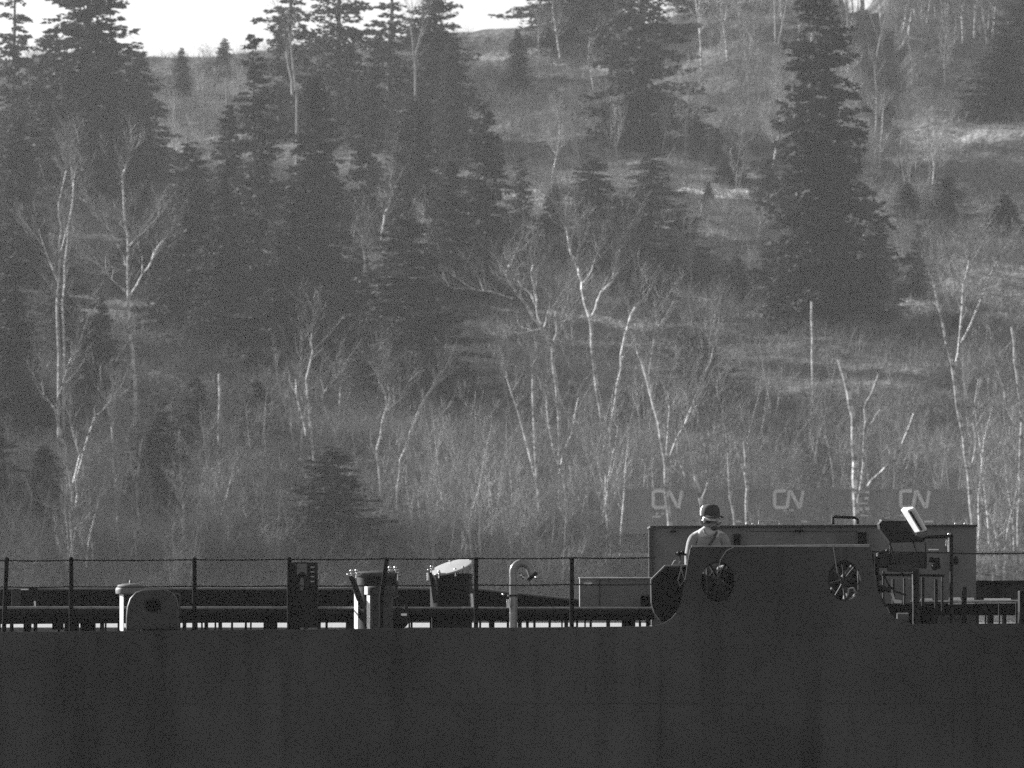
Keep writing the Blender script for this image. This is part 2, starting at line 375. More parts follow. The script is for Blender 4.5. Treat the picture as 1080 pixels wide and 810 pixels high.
# (column, top row, base row, half width px, kind, label[, distance])
SPR = [
 (12, -70, 250, 46, 2, 'thin see-through spruce against the white sky in the top left corner', 640),
 (98, -90, 270, 88, 1, 'tall broad dark spruce rising into the sky at upper left', 610),
 (48, 30, 260, 56, 3, 'dark spruce wedged between the thin corner spruce and the tall broad one', 625),
 (146, 55, 250, 48, 0, 'dark spruce on the right flank of the tall broad upper left one', 622),
 (302, -95, 150, 52, 2, 'ragged spruce at the right edge of the left patch of sky', 660),
 (356, -90, 150, 62, 5, 'gappy spruce top with sky showing through its branches, second from the left patch of sky', 665),
 (410, -70, 165, 56, 2, 'gappy spruce behind the pale forked birch near the top', 668),
 (455, -45, 155, 52, 3, 'dense spruce at the left edge of the narrow middle patch of sky', 650),
 (272, 35, 325, 62, 5, 'tall spruce with layered open branches left of the centre of the wood', None),
 (330, 80, 330, 60, 1, 'bulky dark spruce in the middle of the dark left wood', None),
 (388, 60, 250, 42, 2, 'thin spruce with bare looking stepped branches above the wood', 590),
 (435, 100, 300, 44, 0, 'dark spruce behind the leaning birches right of the stepped thin spruce', 585),
 (200, 148, 345, 52, 3, 'blunt topped dark spruce right of the forked bare birch', None),
 (240, 190, 365, 50, 1, 'dark spruce between the blunt topped one and the wide lower one', None),
 (308, 212, 395, 68, 4, 'wide dark spruce low in the left wood', None),
 (512, 108, 310, 44, 0, 'dark slim spruce with a rounded top in the centre of the hill', None),
 (478, 170, 330, 46, 1, 'dark spruce leaning on the left side of the slim centre spruce', None),
 (549, 165, 285, 30, 5, 'small spruce at the right foot of the slim centre spruce', None),
 (434, 222, 432, 78, 3, 'large cone shaped spruce low in the centre of the wood', None),
 (380, 260, 372, 44, 1, 'dark spruce behind the left shoulder of the large cone shaped one', None),
 (624, 164, 285, 50, 3, 'dark blunt spruce left of the small open spruce on the bench', None),
 (686, 148, 245, 46, 5, 'open branched small spruce in front of the pale bench', None),
 (655, 205, 300, 55, 3, 'low dark spruce under the two bench spruces', None),
 (720, 215, 300, 46, 5, 'low ragged spruce just below the pale strip of the bench', None),
 (680, -130, 155, 78, 5, 'tall spruce with a visible trunk hanging over the upper middle', None),
 (592, -110, 50, 58, 0, 'spruce at the right edge of the narrow middle patch of sky', 715),
 (640, -110, 60, 55, 1, 'spruce on the crest between the narrow sky patch and the tall upper middle spruce', 712),
 (735, -90, 40, 50, 2, 'spruce on the crest right of the tall upper middle spruce', 718),
 (872, -55, 350, 80, 1, 'very tall layered spruce, largest tree of the right half', None),
 (850, 150, 352, 54, 5, 'spruce in front of the left foot of the very tall right one', None),
 (925, 232, 335, 34, 3, 'spruce at the right foot of the very tall right one', None),
 (1056, 36, 128, 50, 3, 'dense round shouldered spruce at the right edge above the pale grass', None),
 (1080, -60, 60, 34, 3, 'dark spruce cut by the top right corner', None),
 (968, 236, 312, 26, 5, 'small spruce right of the very tall right one', None),
 (735, 120, 168, 16, 0, 'small dark spruce above the left end of the pale strip', None),
 (758, 135, 175, 14, 4, 'tiny spruce beside the small dark one above the pale strip', None),
 (748, 192, 226, 11, 0, 'young spruce in front of the pale strip on the bench', None),
 (776, 270, 320, 22, 3, 'small bushy spruce left of the foot of the very tall right one', None),
 (738, 350, 425, 50, 3, 'low broad spruce half hidden behind bare trees right of centre', None),
 (104, 312, 430, 27, 0, 'small dark pointed spruce right of the thin birch pair at left', None),
 (12, 270, 450, 50, 1, 'dark spruce at the left edge halfway up', None),
 (160, 412, 545, 46, 3, 'loose spruce above the round arched chock on deck', 436),
 (205, 395, 500, 32, 3, 'short dark spruce behind the loose one left of the broken white stem', None),
 (350, 470, 610, 70, 3, 'broad dark spruce just behind the cabinet and bollard on deck', 393),
 (70, 250, 380, 55, 5, 'dark spruce behind the thin birch pair at left', None),
 (190, 50, 110, 16, 0, 'tiny spruce on the crest under the left patch of sky', 700),
 (236, 40, 80, 12, 0, 'smallest pointed spruce standing on the skyline', 715),
 (546, 30, 80, 16, 0, 'small spruce standing on the pale crest right of the narrow sky patch', 700),
 (150, 200, 300, 40, 4, 'dark spruce low behind the top of the forked bare birch', None),
 (1010, 330, 370, 20, 3, 'little round spruce behind the tall white birches at right', None),
 (20, 120, 300, 45, 0, 'dark spruce under the thin see-through corner spruce', None),
 (545, 62, 112, 20, 3, 'dark bushy young spruce under the narrow middle patch of sky', 690),
 (770, 150, 192, 20, 4, 'bushy young spruce above the right end of the pale strip', None),
 (812, 165, 218, 22, 3, 'dark bushy spruce tucked against the left side of the tallest spruce', None),
 (655, 118, 158, 18, 0, 'young spruce at the foot of the upper middle spruce', None),
 (958, 192, 228, 18, 3, 'low dark spruce bush just below the left end of the pale grass at right', None),
 (1000, 184, 246, 30, 3, 'middle of three low dark spruce bushes below the pale grass at right', None),
 (1062, 205, 244, 24, 4, 'rightmost of three low dark spruce bushes below the pale grass', None),
 (585, 195, 250, 22, 0, 'slim dark spruce left of the blunt spruce on the bench', None),
 (478, 392, 446, 20, 4, 'low dark spruce bush right of the large cone shaped spruce', None),
 (270, 400, 470, 26, 3, 'bushy dark spruce left of the pale left stems', None),
 (45, 470, 590, 44, 1, 'dark spruce standing low behind the bent white birch at left', None),
 (255, 500, 600, 34, 5, 'dark spruce low behind the rails between the third post and the cabinet', None),
 (475, 40, 170, 34, 1, 'dark spruce right below the left edge of the narrow sky patch', 640),
 (240, 110, 300, 38, 1, 'dark pointed spruce left of the tall layered one', None),
 (690, 260, 330, 30, 0, 'small dark spruce low among the bare trees under the bench', None),
]
EDGE = [(-60, 418, 19), (-130, 425, 20), (-200, 418, 21), (-35, 402, 14), (-90, 404, 17), (-160, 405, 18), (-270, 430, 22), (-340, 440, 22), (-240, 400, 19), (-320, 410, 20), (-40, 440, 17), (-75, 470, 20), (-30, 500, 18), (-120, 455, 19), (-150, 500, 22), (-95, 520, 21), (-60, 560, 20), (-190, 470, 20), (-210, 540, 22), (-140, 580, 21), (-260, 500, 22), (-110, 610, 20), (-45, 600, 19), (-300, 560, 22), (-230, 600, 22)]
for i, (px, D, h) in enumerate(EDGE):        # unseen spruces added past the left edge to shade the slope
    x = (px - 540) / F * D; zb = float(gz(x, D)); spruce(px, 630 - (zb + h - EYE) / D * F, 0, 3.6 * F / D, (0, 1, 3, 4)[i % 4], 'unseen dark spruce added beyond the left edge to shade the slope', D, 'added spruces beyond the left edge')
for s in SPR:
    spruce(s[0], s[1], s[2], s[3], s[4], s[5], s[6], group='spruces on the hillside')

# ------------------------------------------------------------------ bare trees and birches
def birch_material():
    m = bpy.data.materials.new('birch_bark'); m.use_nodes = True
    n = m.node_tree.nodes; l = m.node_tree.links; b = n['Principled BSDF']; b.inputs['Roughness'].default_value = 0.6
    tc = n.new('ShaderNodeTexCoord'); mp = n.new('ShaderNodeMapping'); mp.inputs['Scale'].default_value = (1.5, 1.5, 3.2)
    l.new(tc.outputs['Object'], mp.inputs[0])
    a = n.new('ShaderNodeTexNoise'); a.inputs['Scale'].default_value = 1.0; a.inputs['Detail'].default_value = 4; a.inputs['Roughness'].default_value = 0.7
    l.new(mp.outputs[0], a.inputs['Vector'])
    r = n.new('ShaderNodeMapRange'); r.inputs[1].default_value = 0.40; r.inputs[2].default_value = 0.58; r.inputs[3].default_value = 0.10; r.inputs[4].default_value = 0.62
    l.new(a.outputs[0], r.inputs[0]); l.new(r.outputs[0], b.inputs['Base Color'])
    return m
M_birch = birch_material()
M_branch = mat('pale_twigs', 0.27, 0.8, var=0.3, scale=0.8, spec=0.2)
M_greybark = mat('grey_bark', 0.30, 0.85, var=0.4, scale=1.5, spec=0.2)
M_darkbranch = mat('dark_branch', 0.07, 0.9, var=0.3, scale=1)

def twigs(mb, rg, p, d, L, r, depth):
    """recursive fine branching"""
    n = 3; pts = [p]; q = p.copy(); dd = d.copy()
    for i in range(n):
        dd = (dd + Vector((rg.gauss(0, .16), rg.gauss(0, .16), rg.gauss(0.07, .10)))).normalized()
        q = q + dd * (L / n); pts.append(q.copy())
    mb.tube(pts, [r, r * .8, r * .6, r * .35], 3, cap=False)
    if depth > 0:
        for k in range(rg.randint(2, 4)):
            t = rg.uniform(0.25, 1.0) * n; i = min(int(t), n - 1)
            s = pts[i].lerp(pts[i + 1], t - i)
            nd = (dd + Vector((rg.gauss(0, .45), rg.gauss(0, .45), rg.uniform(-.05, .5)))).normalized()
            twigs(mb, rg, s, nd, L * rg.uniform(.45, .75), r * .62, depth - 1)
def bare_proto(seed, H, stems, thick, spread, dens):
    rg = random.Random(seed); tr = MB(); tw = MB()
    for sidx in range(stems):
        p = Vector((rg.gauss(0, .15 * stems), rg.gauss(0, .15 * stems), -0.4)); h = H * rg.uniform(.75, 1.0)
        d = Vector((rg.gauss(0, spread), rg.gauss(0, spread), 1)).normalized(); pts = [p.copy()]; n = 9
        for i in range(n):
            d = (d + Vector((rg.gauss(0, .07), rg.gauss(0, .07), .05))).normalized(); p = p + d * ((h + .4) / n); pts.append(p.copy())
        rad = [thick * (1 - .93 * i / n) for i in range(n + 1)]
        tr.tube(pts, rad, 6)
        nl = int(7 * dens)
        for k in range(nl):
            t = rg.uniform(.28, .97) * n; i = min(int(t), n - 1); s = pts[i].lerp(pts[i + 1], t - i)
            az = rg.uniform(0, 6.28); up = rg.uniform(.6, 1.6)
            nd = Vector((math.cos(az), math.sin(az), up)).normalized(); L = h * rg.uniform(.16, .34) * (1.1 - t / n * .5)
            r = rad[i] * .42
            if r > 0.018:
                q = [s]; dd = nd.copy(); x = s.copy()
                for j in range(4):
                    dd = (dd + Vector((rg.gauss(0, .12), rg.gauss(0, .12), rg.gauss(.10, .08)))).normalized(); x = x + dd * (L / 4); q.append(x.copy())
                tr.tube(q, [r * (1 - .2 * j) for j in range(5)], 5)
                for j in range(1, 5):
                    for _ in range(2): twigs(tw, rg, q[j], (dd + Vector((rg.gauss(0, .5), rg.gauss(0, .5), .3))).normalized(), L * rg.uniform(.4, .7), .013, 2)
            else:
                twigs(tw, rg, s, nd, L, .014, 2)
        twigs(tw, rg, pts[-1], d, h * .12, .012, 2)
    return tr, tw
def finish_mesh(mb, name, m):
    me = bpy.data.meshes.new(name); me.from_pydata(mb.v, [], mb.f); me.materials.append(m); return me
PROT = []
for sd, H, st, tk, spd, dn, mm in ((11, 11, 1, .13, .06, 2.2, 'b'), (12, 9, 2, .10, .14, 1.6, 'b'), (13, 10, 1, .10, .05, 2.4, 'g'), (14, 8, 3, .08, .16, 1.5, 'g'),
                                   (15, 7, 4, .06, .22, 1.3, 'g'), (16, 12, 1, .12, .04, 1.8, 'b'), (17, 9, 2, .08, .10, 2.0, 'g'), (18, 10, 3, .08, .12, 1.4, 'b'),
                                   (19, 7, 3, .11, .45, 2.2, 'd')):
    tr, tw = bare_proto(sd, H, st, tk, spd, dn)
    PROT.append((finish_mesh(tr, 'trunk', {'b': M_birch, 'g': M_greybark, 'd': M_darkbranch}[mm]), finish_mesh(tw, 'crown', M_darkbranch if mm == 'd' else M_branch), H))
def bare(x, y, k, h, label, cat, group, name):
    px_, D_ = 540 + x / y * F, y
    root = bpy.data.objects.new(name, None); COL.objects.link(root); s = h / PROT[k][2]
    root.location = (x, y, float(gz(x, y))); root.scale = (s, s, s); root.rotation_euler = (0, 0, random.uniform(0, 6.28))
    tag(root, label, cat, group)
    for nm, d in (('trunk', PROT[k][0]), ('crown', PROT[k][1])):
        c = bpy.data.objects.new(nm, d); COL.objects.link(c); c.parent = root
    FILL.append((root, px_, D_, k, h))
    return root
FILL = []
# zones of countless-looking but separate bare trees: (count, px range, distance range, height range, kinds, label, category, group)
ZON = [
 (40, (560, 1085), (600, 716), (6, 10), (2, 6, 0, 5), 'thin leafless tree of the pale wood along the crest and upper right slope', 'bare tree', 'bare trees on the upper right slope'),
 (70, (735, 1090), (688, 738), (8, 13), (2, 6, 0, 1, 5, 7), 'thin leafless tree of the dense pale wood on the crest at top right', 'bare tree', 'bare trees on the crest at top right'),
 (12, (150, 300), (640, 716), (4, 7), (2, 6, 3), 'small leafless tree on the crest below the left patch of sky', 'bare tree', 'bare trees under the left sky patch'),
 (14, (-10, 330), (424, 480), (5, 8), (0, 1, 2, 6, 7, 3), 'thin leafless tree in the shaded lower left wood', 'bare tree', 'bare trees at lower left'),
 (26, (-10, 520), (385, 404), (5, 8.5), (0, 2, 3, 6, 7, 4), 'bare sapling on the bank just behind the ship, left of the centre', 'sapling', 'saplings on the left bank'),
 (30, (440, 700), (385, 450), (6, 9.5), (0, 1, 2, 3, 4, 7), 'leafless tree in the crowded thicket left of the boxcar letters', 'bare tree', 'bare trees in the middle thicket'),
 (20, (700, 1090), (420, 480), (5, 8), (3, 4, 6, 7, 2), 'low leafless tree on the slope above the freight containers', 'bare tree', 'bare trees above the containers'),
 (6, (735, 1045), (392, 402), (3.0, 4.2), (3, 4, 6, 2), 'bare sapling in front of the containers', 'sapling', 'saplings in front of the containers'),
 (14, (1036, 1095), (392, 470), (6, 10), (0, 1, 3, 7, 4), 'leafless tree in the bright thicket at the right edge', 'bare tree', 'bare trees at the right edge'),
 (8, (150, 520), (540, 600), (4, 6), (0, 1, 7, 5), 'pale leafless tree among the spruces of the dark left wood', 'bare tree', 'bare trees among the left spruces'),
 (16, (560, 820), (480, 590), (5, 8), (3, 4, 6, 2), 'leafless bushy tree on the middle slope below the bench', 'bare tree', 'bare trees on the middle slope'),
 (12, (900, 1085), (490, 620), (5, 8), (3, 4, 6, 2), 'leafless bushy tree on the right slope beside the very tall spruce', 'bare tree', 'bare trees beside the very tall spruce'),
]
for cnt, (a, b), (d0, d1), (h0, h1), ks, lab, cat, grp in ZON:
    lab = lab.replace('boxcar letters', 'container letters')
    for i in range(cnt):
        px = a + (b - a) * ((i + random.random()) / cnt); D = random.uniform(d0, d1); k = random.choice(ks)
        if px > 1000 and 560 < D < 690: D = 695
        if D < 412 and any(a_ < px < b_ for a_, b_ in ((682, 724), (812, 852), (942, 988))): px += 44
        bare((px - 540) / F * D, D, k, random.uniform(h0, h1), lab, cat, grp, 'bare_tree' if cat == 'bare tree' else 'sapling')
for px, D, h, lab in ((850, 452, 7.5, 'dark gnarled leafless tree with arching branches left of the broken white stump'), (1005, 560, 6, 'dark branchy leafless tree beside the very tall spruce at right')):
    bare((px - 540) / F * D, D, 8, h, lab, 'bare tree', None, 'bare_tree')

LM = [(30, 150, 'the thin corner spruce'), (110, 120, 'the upper left spruce'), (200, 70, 'the left patch of sky'), (300, 60, 'the ragged crest spruce'), (410, 60, 'the gappy crest spruces'),
 (515, 60, 'the middle sky patch'), (600, 60, 'the crest spruce near the top middle'), (680, 80, 'the upper middle spruce'), (780, 40, 'the crest gap at top right'), (880, 40, 'the tallest spruce top'),
 (965, 50, 'the upper right crest'), (1050, 85, 'the round shouldered spruce'), (980, 145, 'the pale grass at right'), (760, 200, 'the pale strip on the bench'), (880, 250, 'the tallest spruce foot'),
 (620, 220, 'the blunt spruce on the bench'), (515, 200, 'the slim centre spruce'), (430, 330, 'the large cone shaped spruce'), (300, 290, 'the wide spruce of the left wood'), (200, 230, 'the blunt topped left spruce'),
 (135, 290, 'the pale forked birch at left'), (65, 290, 'the speckled birch pair'), (104, 370, 'the small pointed spruce'), (60, 480, 'the bent white birch at left'), (158, 470, 'the loose spruce at left'),
 (232, 435, 'the short broken white stem'), (330, 420, 'the pale left stems'), (350, 540, 'the broad low spruce at left'), (430, 460, 'the two small white birches'), (475, 560, 'the open hatch lid'),
 (545, 560, 'the hooked vent pipe'), (575, 400, 'the spreading white birch'), (625, 400, 'the tallest forked birch'), (700, 450, 'the wide branching birch'), (650, 560, 'the low grey box on deck'), (750, 480, 'the birch behind the man'),
 (785, 490, 'the twin pale poles'), (857, 350, 'the thin white pole'), (900, 450, 'the broken white stump'), (965, 490, 'the floodlight'), (1010, 400, 'the three-way forked birch'), (1070, 430, 'the right edge birch'), (20, 600, 'the left railing end'),
 (130, 590, 'the mushroom vent'), (205, 590, 'the third railing post'), (318, 570, 'the dark cabinet'), (400, 570, 'the clamped hatch'), (960, 230, 'the small spruce at right'), (1040, 290, 'the pale clearing at right'), (740, 390, 'the low broad spruce')]
def name_bare_trees():
    rows = {}
    for root, px, D, k, h in FILL:
        if k == 8: continue
        ft = to_px(root.location)[1]; tp = ft - h * F / D; cy = min(max((ft + tp) / 2, 8), 605)
        lx, ly, ln = min(LM, key=lambda q: math.hypot(q[0] - px, q[1] - cy))
        dx, dy = px - lx, cy - ly
        rel = 'in front of or at' if math.hypot(dx, dy) < 16 else (('right of' if dx > 0 else 'left of') if abs(dx) > abs(dy) else ('below' if dy > 0 else 'above'))
        rel = 'close by' if rel.startswith('in') else rel
        form = {0: 'white stemmed', 1: 'twin stemmed white', 2: 'slender grey', 3: 'three stemmed grey', 4: 'bushy grey', 5: 'tall white stemmed', 6: 'twin stemmed grey', 7: 'three stemmed white'}[k]
        rows.setdefault('%s bare tree %s %s' % (form, rel, ln), []).append((px, root))
    nb = {2: 'two', 3: 'three', 4: 'four', 5: 'five', 6: 'six', 7: 'seven', 8: 'eight', 9: 'nine'}; od = {1: 'second', 2: 'third', 3: 'fourth', 4: 'fifth', 5: 'sixth', 6: 'seventh'}
    for lab, it in rows.items():
        it.sort(key=lambda q: q[0]); n = len(it)
        for i, (px, r) in enumerate(it):
            if n > 1:
                w_ = 'leftmost' if i == 0 else 'rightmost' if i == n - 1 else od.get(i, str(i + 1) + 'th')
                r['label'] = lab + ', ' + w_ + ' of ' + nb.get(n, str(n))
            else: r['label'] = lab
name_bare_trees()

# birches whose limbs are followed one by one: distance, label, [ (width px start, width px end, [(px, py) ...], twiggy) ... ]
BIR = [
 (455, 'pale forked birch with wide open limbs in front of the dark left wood', [(4.5, 2, [(143, 412), (140, 370), (136, 330), (135, 300), (135, 265), (132, 235), (130, 200), (129, 185), (134, 172)], 1),
   (2.5, 1, [(136, 312), (118, 295), (105, 280), (90, 270)], 1), (3, 1.2, [(137, 312), (150, 290), (160, 275), (168, 258), (176, 250)], 1), (2, 1, [(150, 290), (150, 270), (145, 255)], 1),
   (2, 1, [(134, 262), (145, 250), (156, 240)], 1), (2.5, 1, [(132, 280), (126, 262), (118, 248), (108, 235), (100, 225)], 1)]),
 (424, 'birch with a bent white trunk forking high, left of the small pointed spruce', [(5, 3, [(80, 600), (79, 560), (76, 520), (70, 480), (62, 450), (58, 432)], 0), (3, 1.5, [(58, 432), (47, 420), (45, 400)], 1),
   (3, 1.5, [(60, 430), (66, 408), (72, 385), (80, 368)], 1), (3, 1, [(80, 540), (80, 505), (90, 470), (100, 440), (116, 425)], 1), (3, 1, [(76, 515), (84, 480), (75, 450)], 1)]),
 (478, 'left stem of the thin speckled birch pair at the left', [(3.5, 1.5, [(62, 372), (60, 330), (62, 300), (63, 270), (65, 240), (62, 215), (70, 180)], 1), (2, 1, [(62, 300), (50, 270), (38, 250)], 1), (2, 1, [(63, 270), (74, 230), (78, 190)], 1)]),
 (480, 'right stem of the thin speckled birch pair at the left', [(3, 1.2, [(68, 372), (66, 320), (68, 280), (72, 240), (78, 200), (74, 170)], 1)]),
 (402, 'slender birch standing behind the mushroom vent on deck', [(3.5, 2, [(130, 632), (127, 575), (122, 525), (119, 490), (118, 450)], 1)]),
 (404, 'thin birch right beside the vent birch, leaning right', [(2.5, 1.2, [(117, 630), (118, 590), (115, 560), (116, 530)], 1)]),
 (410, 'birch with a kinked top above the arched chock', [(4, 2, [(150, 625), (149, 585), (145, 540), (144, 505), (147, 478), (152, 460)], 1), (2, 1, [(145, 520), (138, 490), (134, 470)], 1)]),
 (412, 'faint birch curving left near the left edge', [(3, 1.5, [(26, 620), (24, 570), (30, 540), (33, 520), (25, 500), (14, 485)], 1), (2, 1, [(33, 525), (48, 532), (62, 540)], 1)]),
 (470, 'short broken white stem standing alone in the left brush', [(4.5, 3.5, [(232, 476), (231, 445), (232, 420), (231, 394)], 0)]),
 (402, 'leaning birch fork behind the rails left of the cabinet', [(4, 2, [(242, 630), (235, 600), (230, 575), (228, 545), (224, 520)], 1), (3, 1, [(230, 578), (218, 550), (210, 525)], 1), (2.5, 1, [(229, 560), (240, 520), (246, 490)], 1)]),
 (404, 'forked birch behind the wire just left of the cabinet', [(4, 2, [(286, 630), (285, 600), (283, 570), (286, 550)], 1), (2, 1, [(284, 580), (300, 560), (310, 550)], 1)]),
 (406, 'pale stem rising behind the top of the cabinet', [(4, 2, [(308, 610), (312, 580), (308, 545), (300, 520)], 1), (3, 1, [(311, 590), (316, 560), (326, 525), (342, 500)], 1)]),
 (452, 'pair of pale birch stems left of the leaning low birch in the left brush', [(4, 2, [(331, 482), (327, 445), (323, 400), (330, 370), (329, 352)], 1), (3, 1.5, [(323, 460), (316, 430), (312, 400)], 1)]),
 (450, 'white birch with a side limb above the broad dark spruce', [(3.5, 2, [(360, 490), (354, 462), (357, 440), (359, 408)], 1), (2.5, 1.2, [(355, 462), (345, 440), (339, 420), (346, 408)], 1)]),
 (440, 'small Y-shaped white birch in front of the large cone shaped spruce', [(3.5, 2, [(401, 508), (397, 475), (403, 445), (408, 430), (402, 405)], 1), (2.5, 1.2, [(408, 434), (411, 420), (410, 408)], 1), (2.5, 1, [(409, 432), (422, 420)], 1)]),
 (438, 'white birch bending right below the large cone shaped spruce', [(3.5, 2, [(419, 515), (422, 485), (430, 462), (437, 448), (443, 428), (455, 410)], 1)]),
 (404, 'faint birch behind the open hatch lid', [(4, 2, [(446, 625), (441, 590), (437, 555), (431, 525), (428, 490)], 1), (3, 1.5, [(441, 590), (443, 545), (442, 510)], 1)]),
 (442, 'spreading white birch with many upswept limbs left of the tallest forked birch', [(5, 4, [(590, 455), (588, 420), (584, 390), (583, 370), (577, 355), (571, 345)], 0), (4, 2, [(571, 345), (560, 330), (550, 315), (541, 302), (534, 290), (538, 278)], 1),
   (3, 1.5, [(571, 342), (566, 325), (560, 310), (551, 303), (545, 300)], 1), (3, 1.5, [(566, 325), (565, 308), (561, 292), (562, 280)], 1), (2.5, 1, [(574, 345), (577, 332), (582, 325)], 1),
   (2.5, 1, [(584, 360), (587, 345), (586, 328), (590, 330)], 1), (2, 1, [(571, 347), (556, 350), (545, 353)], 1), (2, 1, [(541, 315), (520, 308), (502, 306)], 1)]),
 (432, 'tallest forked white birch in the centre of the hill', [(6.5, 4, [(638, 600), (636, 560), (641, 530), (637, 490), (640, 462), (633, 430), (628, 400), (624, 365), (622, 335)], 0), (5, 2.5, [(622, 335), (614, 305), (611, 290), (607, 276), (601, 262), (599, 250), (596, 238)], 1),
   (4, 2, [(625, 333), (630, 318), (634, 308), (640, 302), (646, 296)], 1), (3, 1.5, [(607, 276), (610, 262), (611, 254)], 1), (3, 1.2, [(646, 298), (648, 280), (654, 264)], 1), (2.5, 1, [(614, 300), (624, 285), (628, 272)], 1)]),
 (440, 'straight white birch stem leaning right beside the tallest forked birch', [(4.5, 3.5, [(640, 500), (642, 470), (647, 435), (651, 405), (655, 375), (660, 352), (664, 338), (670, 324)], 1), (2.5, 1, [(655, 380), (668, 360), (680, 345)], 1)]),
 (402, 'wide branching white birch passing in front of the left container letters', [(7, 5, [(708, 585), (706, 550), (702, 520), (702, 490), (697, 462)], 0), (5, 3, [(697, 462), (690, 430), (683, 402), (677, 382), (671, 364)], 0), (3.5, 2, [(688, 420), (685, 395), (688, 370), (690, 352), (696, 342)], 1),
   (3.5, 1.5, [(704, 505), (704, 465), (706, 435), (704, 412)], 1), (4, 1.2, [(703, 492), (714, 462), (726, 438), (736, 413), (744, 392), (752, 368)], 1), (2.5, 1, [(726, 438), (738, 425), (752, 420)], 1)]),
 (401, 'twisted white birch rising behind the man', [(6, 4, [(737, 600), (737, 560), (740, 535), (737, 515), (733, 500)], 0), (3, 1.5, [(736, 515), (724, 505), (718, 490), (712, 470)], 1), (3, 1.5, [(739, 530), (745, 515), (748, 505)], 1), (2.5, 1, [(734, 500), (742, 480), (748, 455)], 1)]),
 (402, 'thin curved birch right of the twisted one behind the man', [(3.5, 1.5, [(775, 560), (770, 525), (768, 490), (766, 460), (760, 425), (757, 400)], 1), (3, 1.2, [(745, 500), (746, 480), (741, 455), (730, 440), (733, 425)], 1)]),
 (403, 'twin broken pale poles leaning together above the middle container', [(4, 4, [(787, 530), (786, 500), (785, 466)], 0), (3, 2.5, [(787, 505), (780, 485), (775, 467)], 0)]),
 (400, 'broken white birch stump with a split top, brightest trunk on the hill', [(8, 6.5, [(903, 585), (903, 545), (901, 505), (900, 470), (900, 440), (895, 415), (890, 395), (885, 379)], 0), (4.5, 3.5, [(905, 530), (911, 490), (912, 455), (912, 432), (919, 416), (927, 394)], 0),
   (2.5, 1, [(912, 460), (921, 444), (928, 432)], 0), (4, 2.5, [(906, 532), (920, 506), (934, 493), (944, 486), (951, 470), (957, 455), (964, 436)], 0), (2.5, 1, [(944, 486), (938, 478), (936, 470)], 0), (2.5, 1, [(902, 520), (890, 500), (886, 480)], 1)]),
 (500, 'straight thin white pole standing below the very tall spruce', [(3.5, 3, [(857, 392), (857, 355), (856, 318)], 0)]),
 (403, 'tall white birch with a three-way fork at right', [(6.5, 4.5, [(1030, 590), (1026, 550), (1023, 520), (1018, 480), (1012, 440), (1008, 412), (1004, 385)], 0), (4, 2, [(1004, 385), (998, 362), (993, 335), (987, 310), (982, 290)], 1),
   (4, 2, [(1007, 388), (1012, 358), (1015, 325), (1016, 300), (1022, 275)], 1), (3, 1.2, [(1014, 362), (1025, 340), (1035, 315), (1043, 292), (1052, 275)], 1), (3, 1.2, [(1023, 500), (1030, 465), (1027, 430), (1032, 400)], 1)]),
 (404, 'white birch cut by the right edge of the view', [(6, 4, [(1074, 600), (1074, 550), (1076, 500), (1078, 445), (1074, 410), (1070, 380), (1067, 345)], 1), (3, 1.5, [(1077, 460), (1062, 430), (1058, 405)], 1)]),
 (640, 'pale speckled birch standing alone on the upper slope', [(4, 2.5, [(607, 150), (606, 120), (606, 80)], 1), (2, 1, [(607, 110), (615, 88), (622, 70)], 1)]),
 (600, 'pale forked birch in front of the gappy spruces near the top', [(3, 2, [(438, 78), (436, 58), (433, 28)], 1), (2.5, 1.2, [(437, 62), (443, 40), (446, 22)], 1)]),
 (604, 'pair of pale stems right of the left patch of sky', [(3.5, 2, [(313, 105), (309, 70), (305, 35)], 1), (3, 1.5, [(308, 100), (304, 70), (302, 50)], 1)]),
 (612, 'dead pale stem below the left patch of sky', [(3, 2, [(241, 128), (239, 105), (238, 82)], 0)]),
 (520, 'leaning white birch lit at its foot in the dark wood', [(4, 2, [(403, 245), (406, 225), (412, 210)], 1), (3, 1.5, [(385, 285), (383, 262), (382, 248)], 1), (3, 1.5, [(398, 312), (400, 285), (405, 262)], 1)]),
 (430, 'thick pale trunk leaning left under the tallest forked birch', [(4, 3, [(694, 545), (676, 515), (664, 498), (650, 480), (625, 455), (600, 440)], 1)]),
 (410, 'short bright stem low in the middle thicket', [(3.5, 3, [(640, 545), (639, 520), (639, 500)], 0)]),
 (426, 'pale crowded birch stem left of the tallest forked birch', [(5, 3, [(572, 620), (570, 560), (566, 500), (563, 440), (562, 395)], 1), (3, 1.5, [(568, 520), (556, 470), (545, 430), (535, 400)], 1)]),
 (430, 'pale birch stem with a bend between the crowded one and the tallest', [(5, 3, [(605, 620), (596, 560), (597, 520), (585, 480), (578, 440), (574, 405)], 1), (3, 1.5, [(590, 500), (604, 455), (610, 420)], 1)]),
]
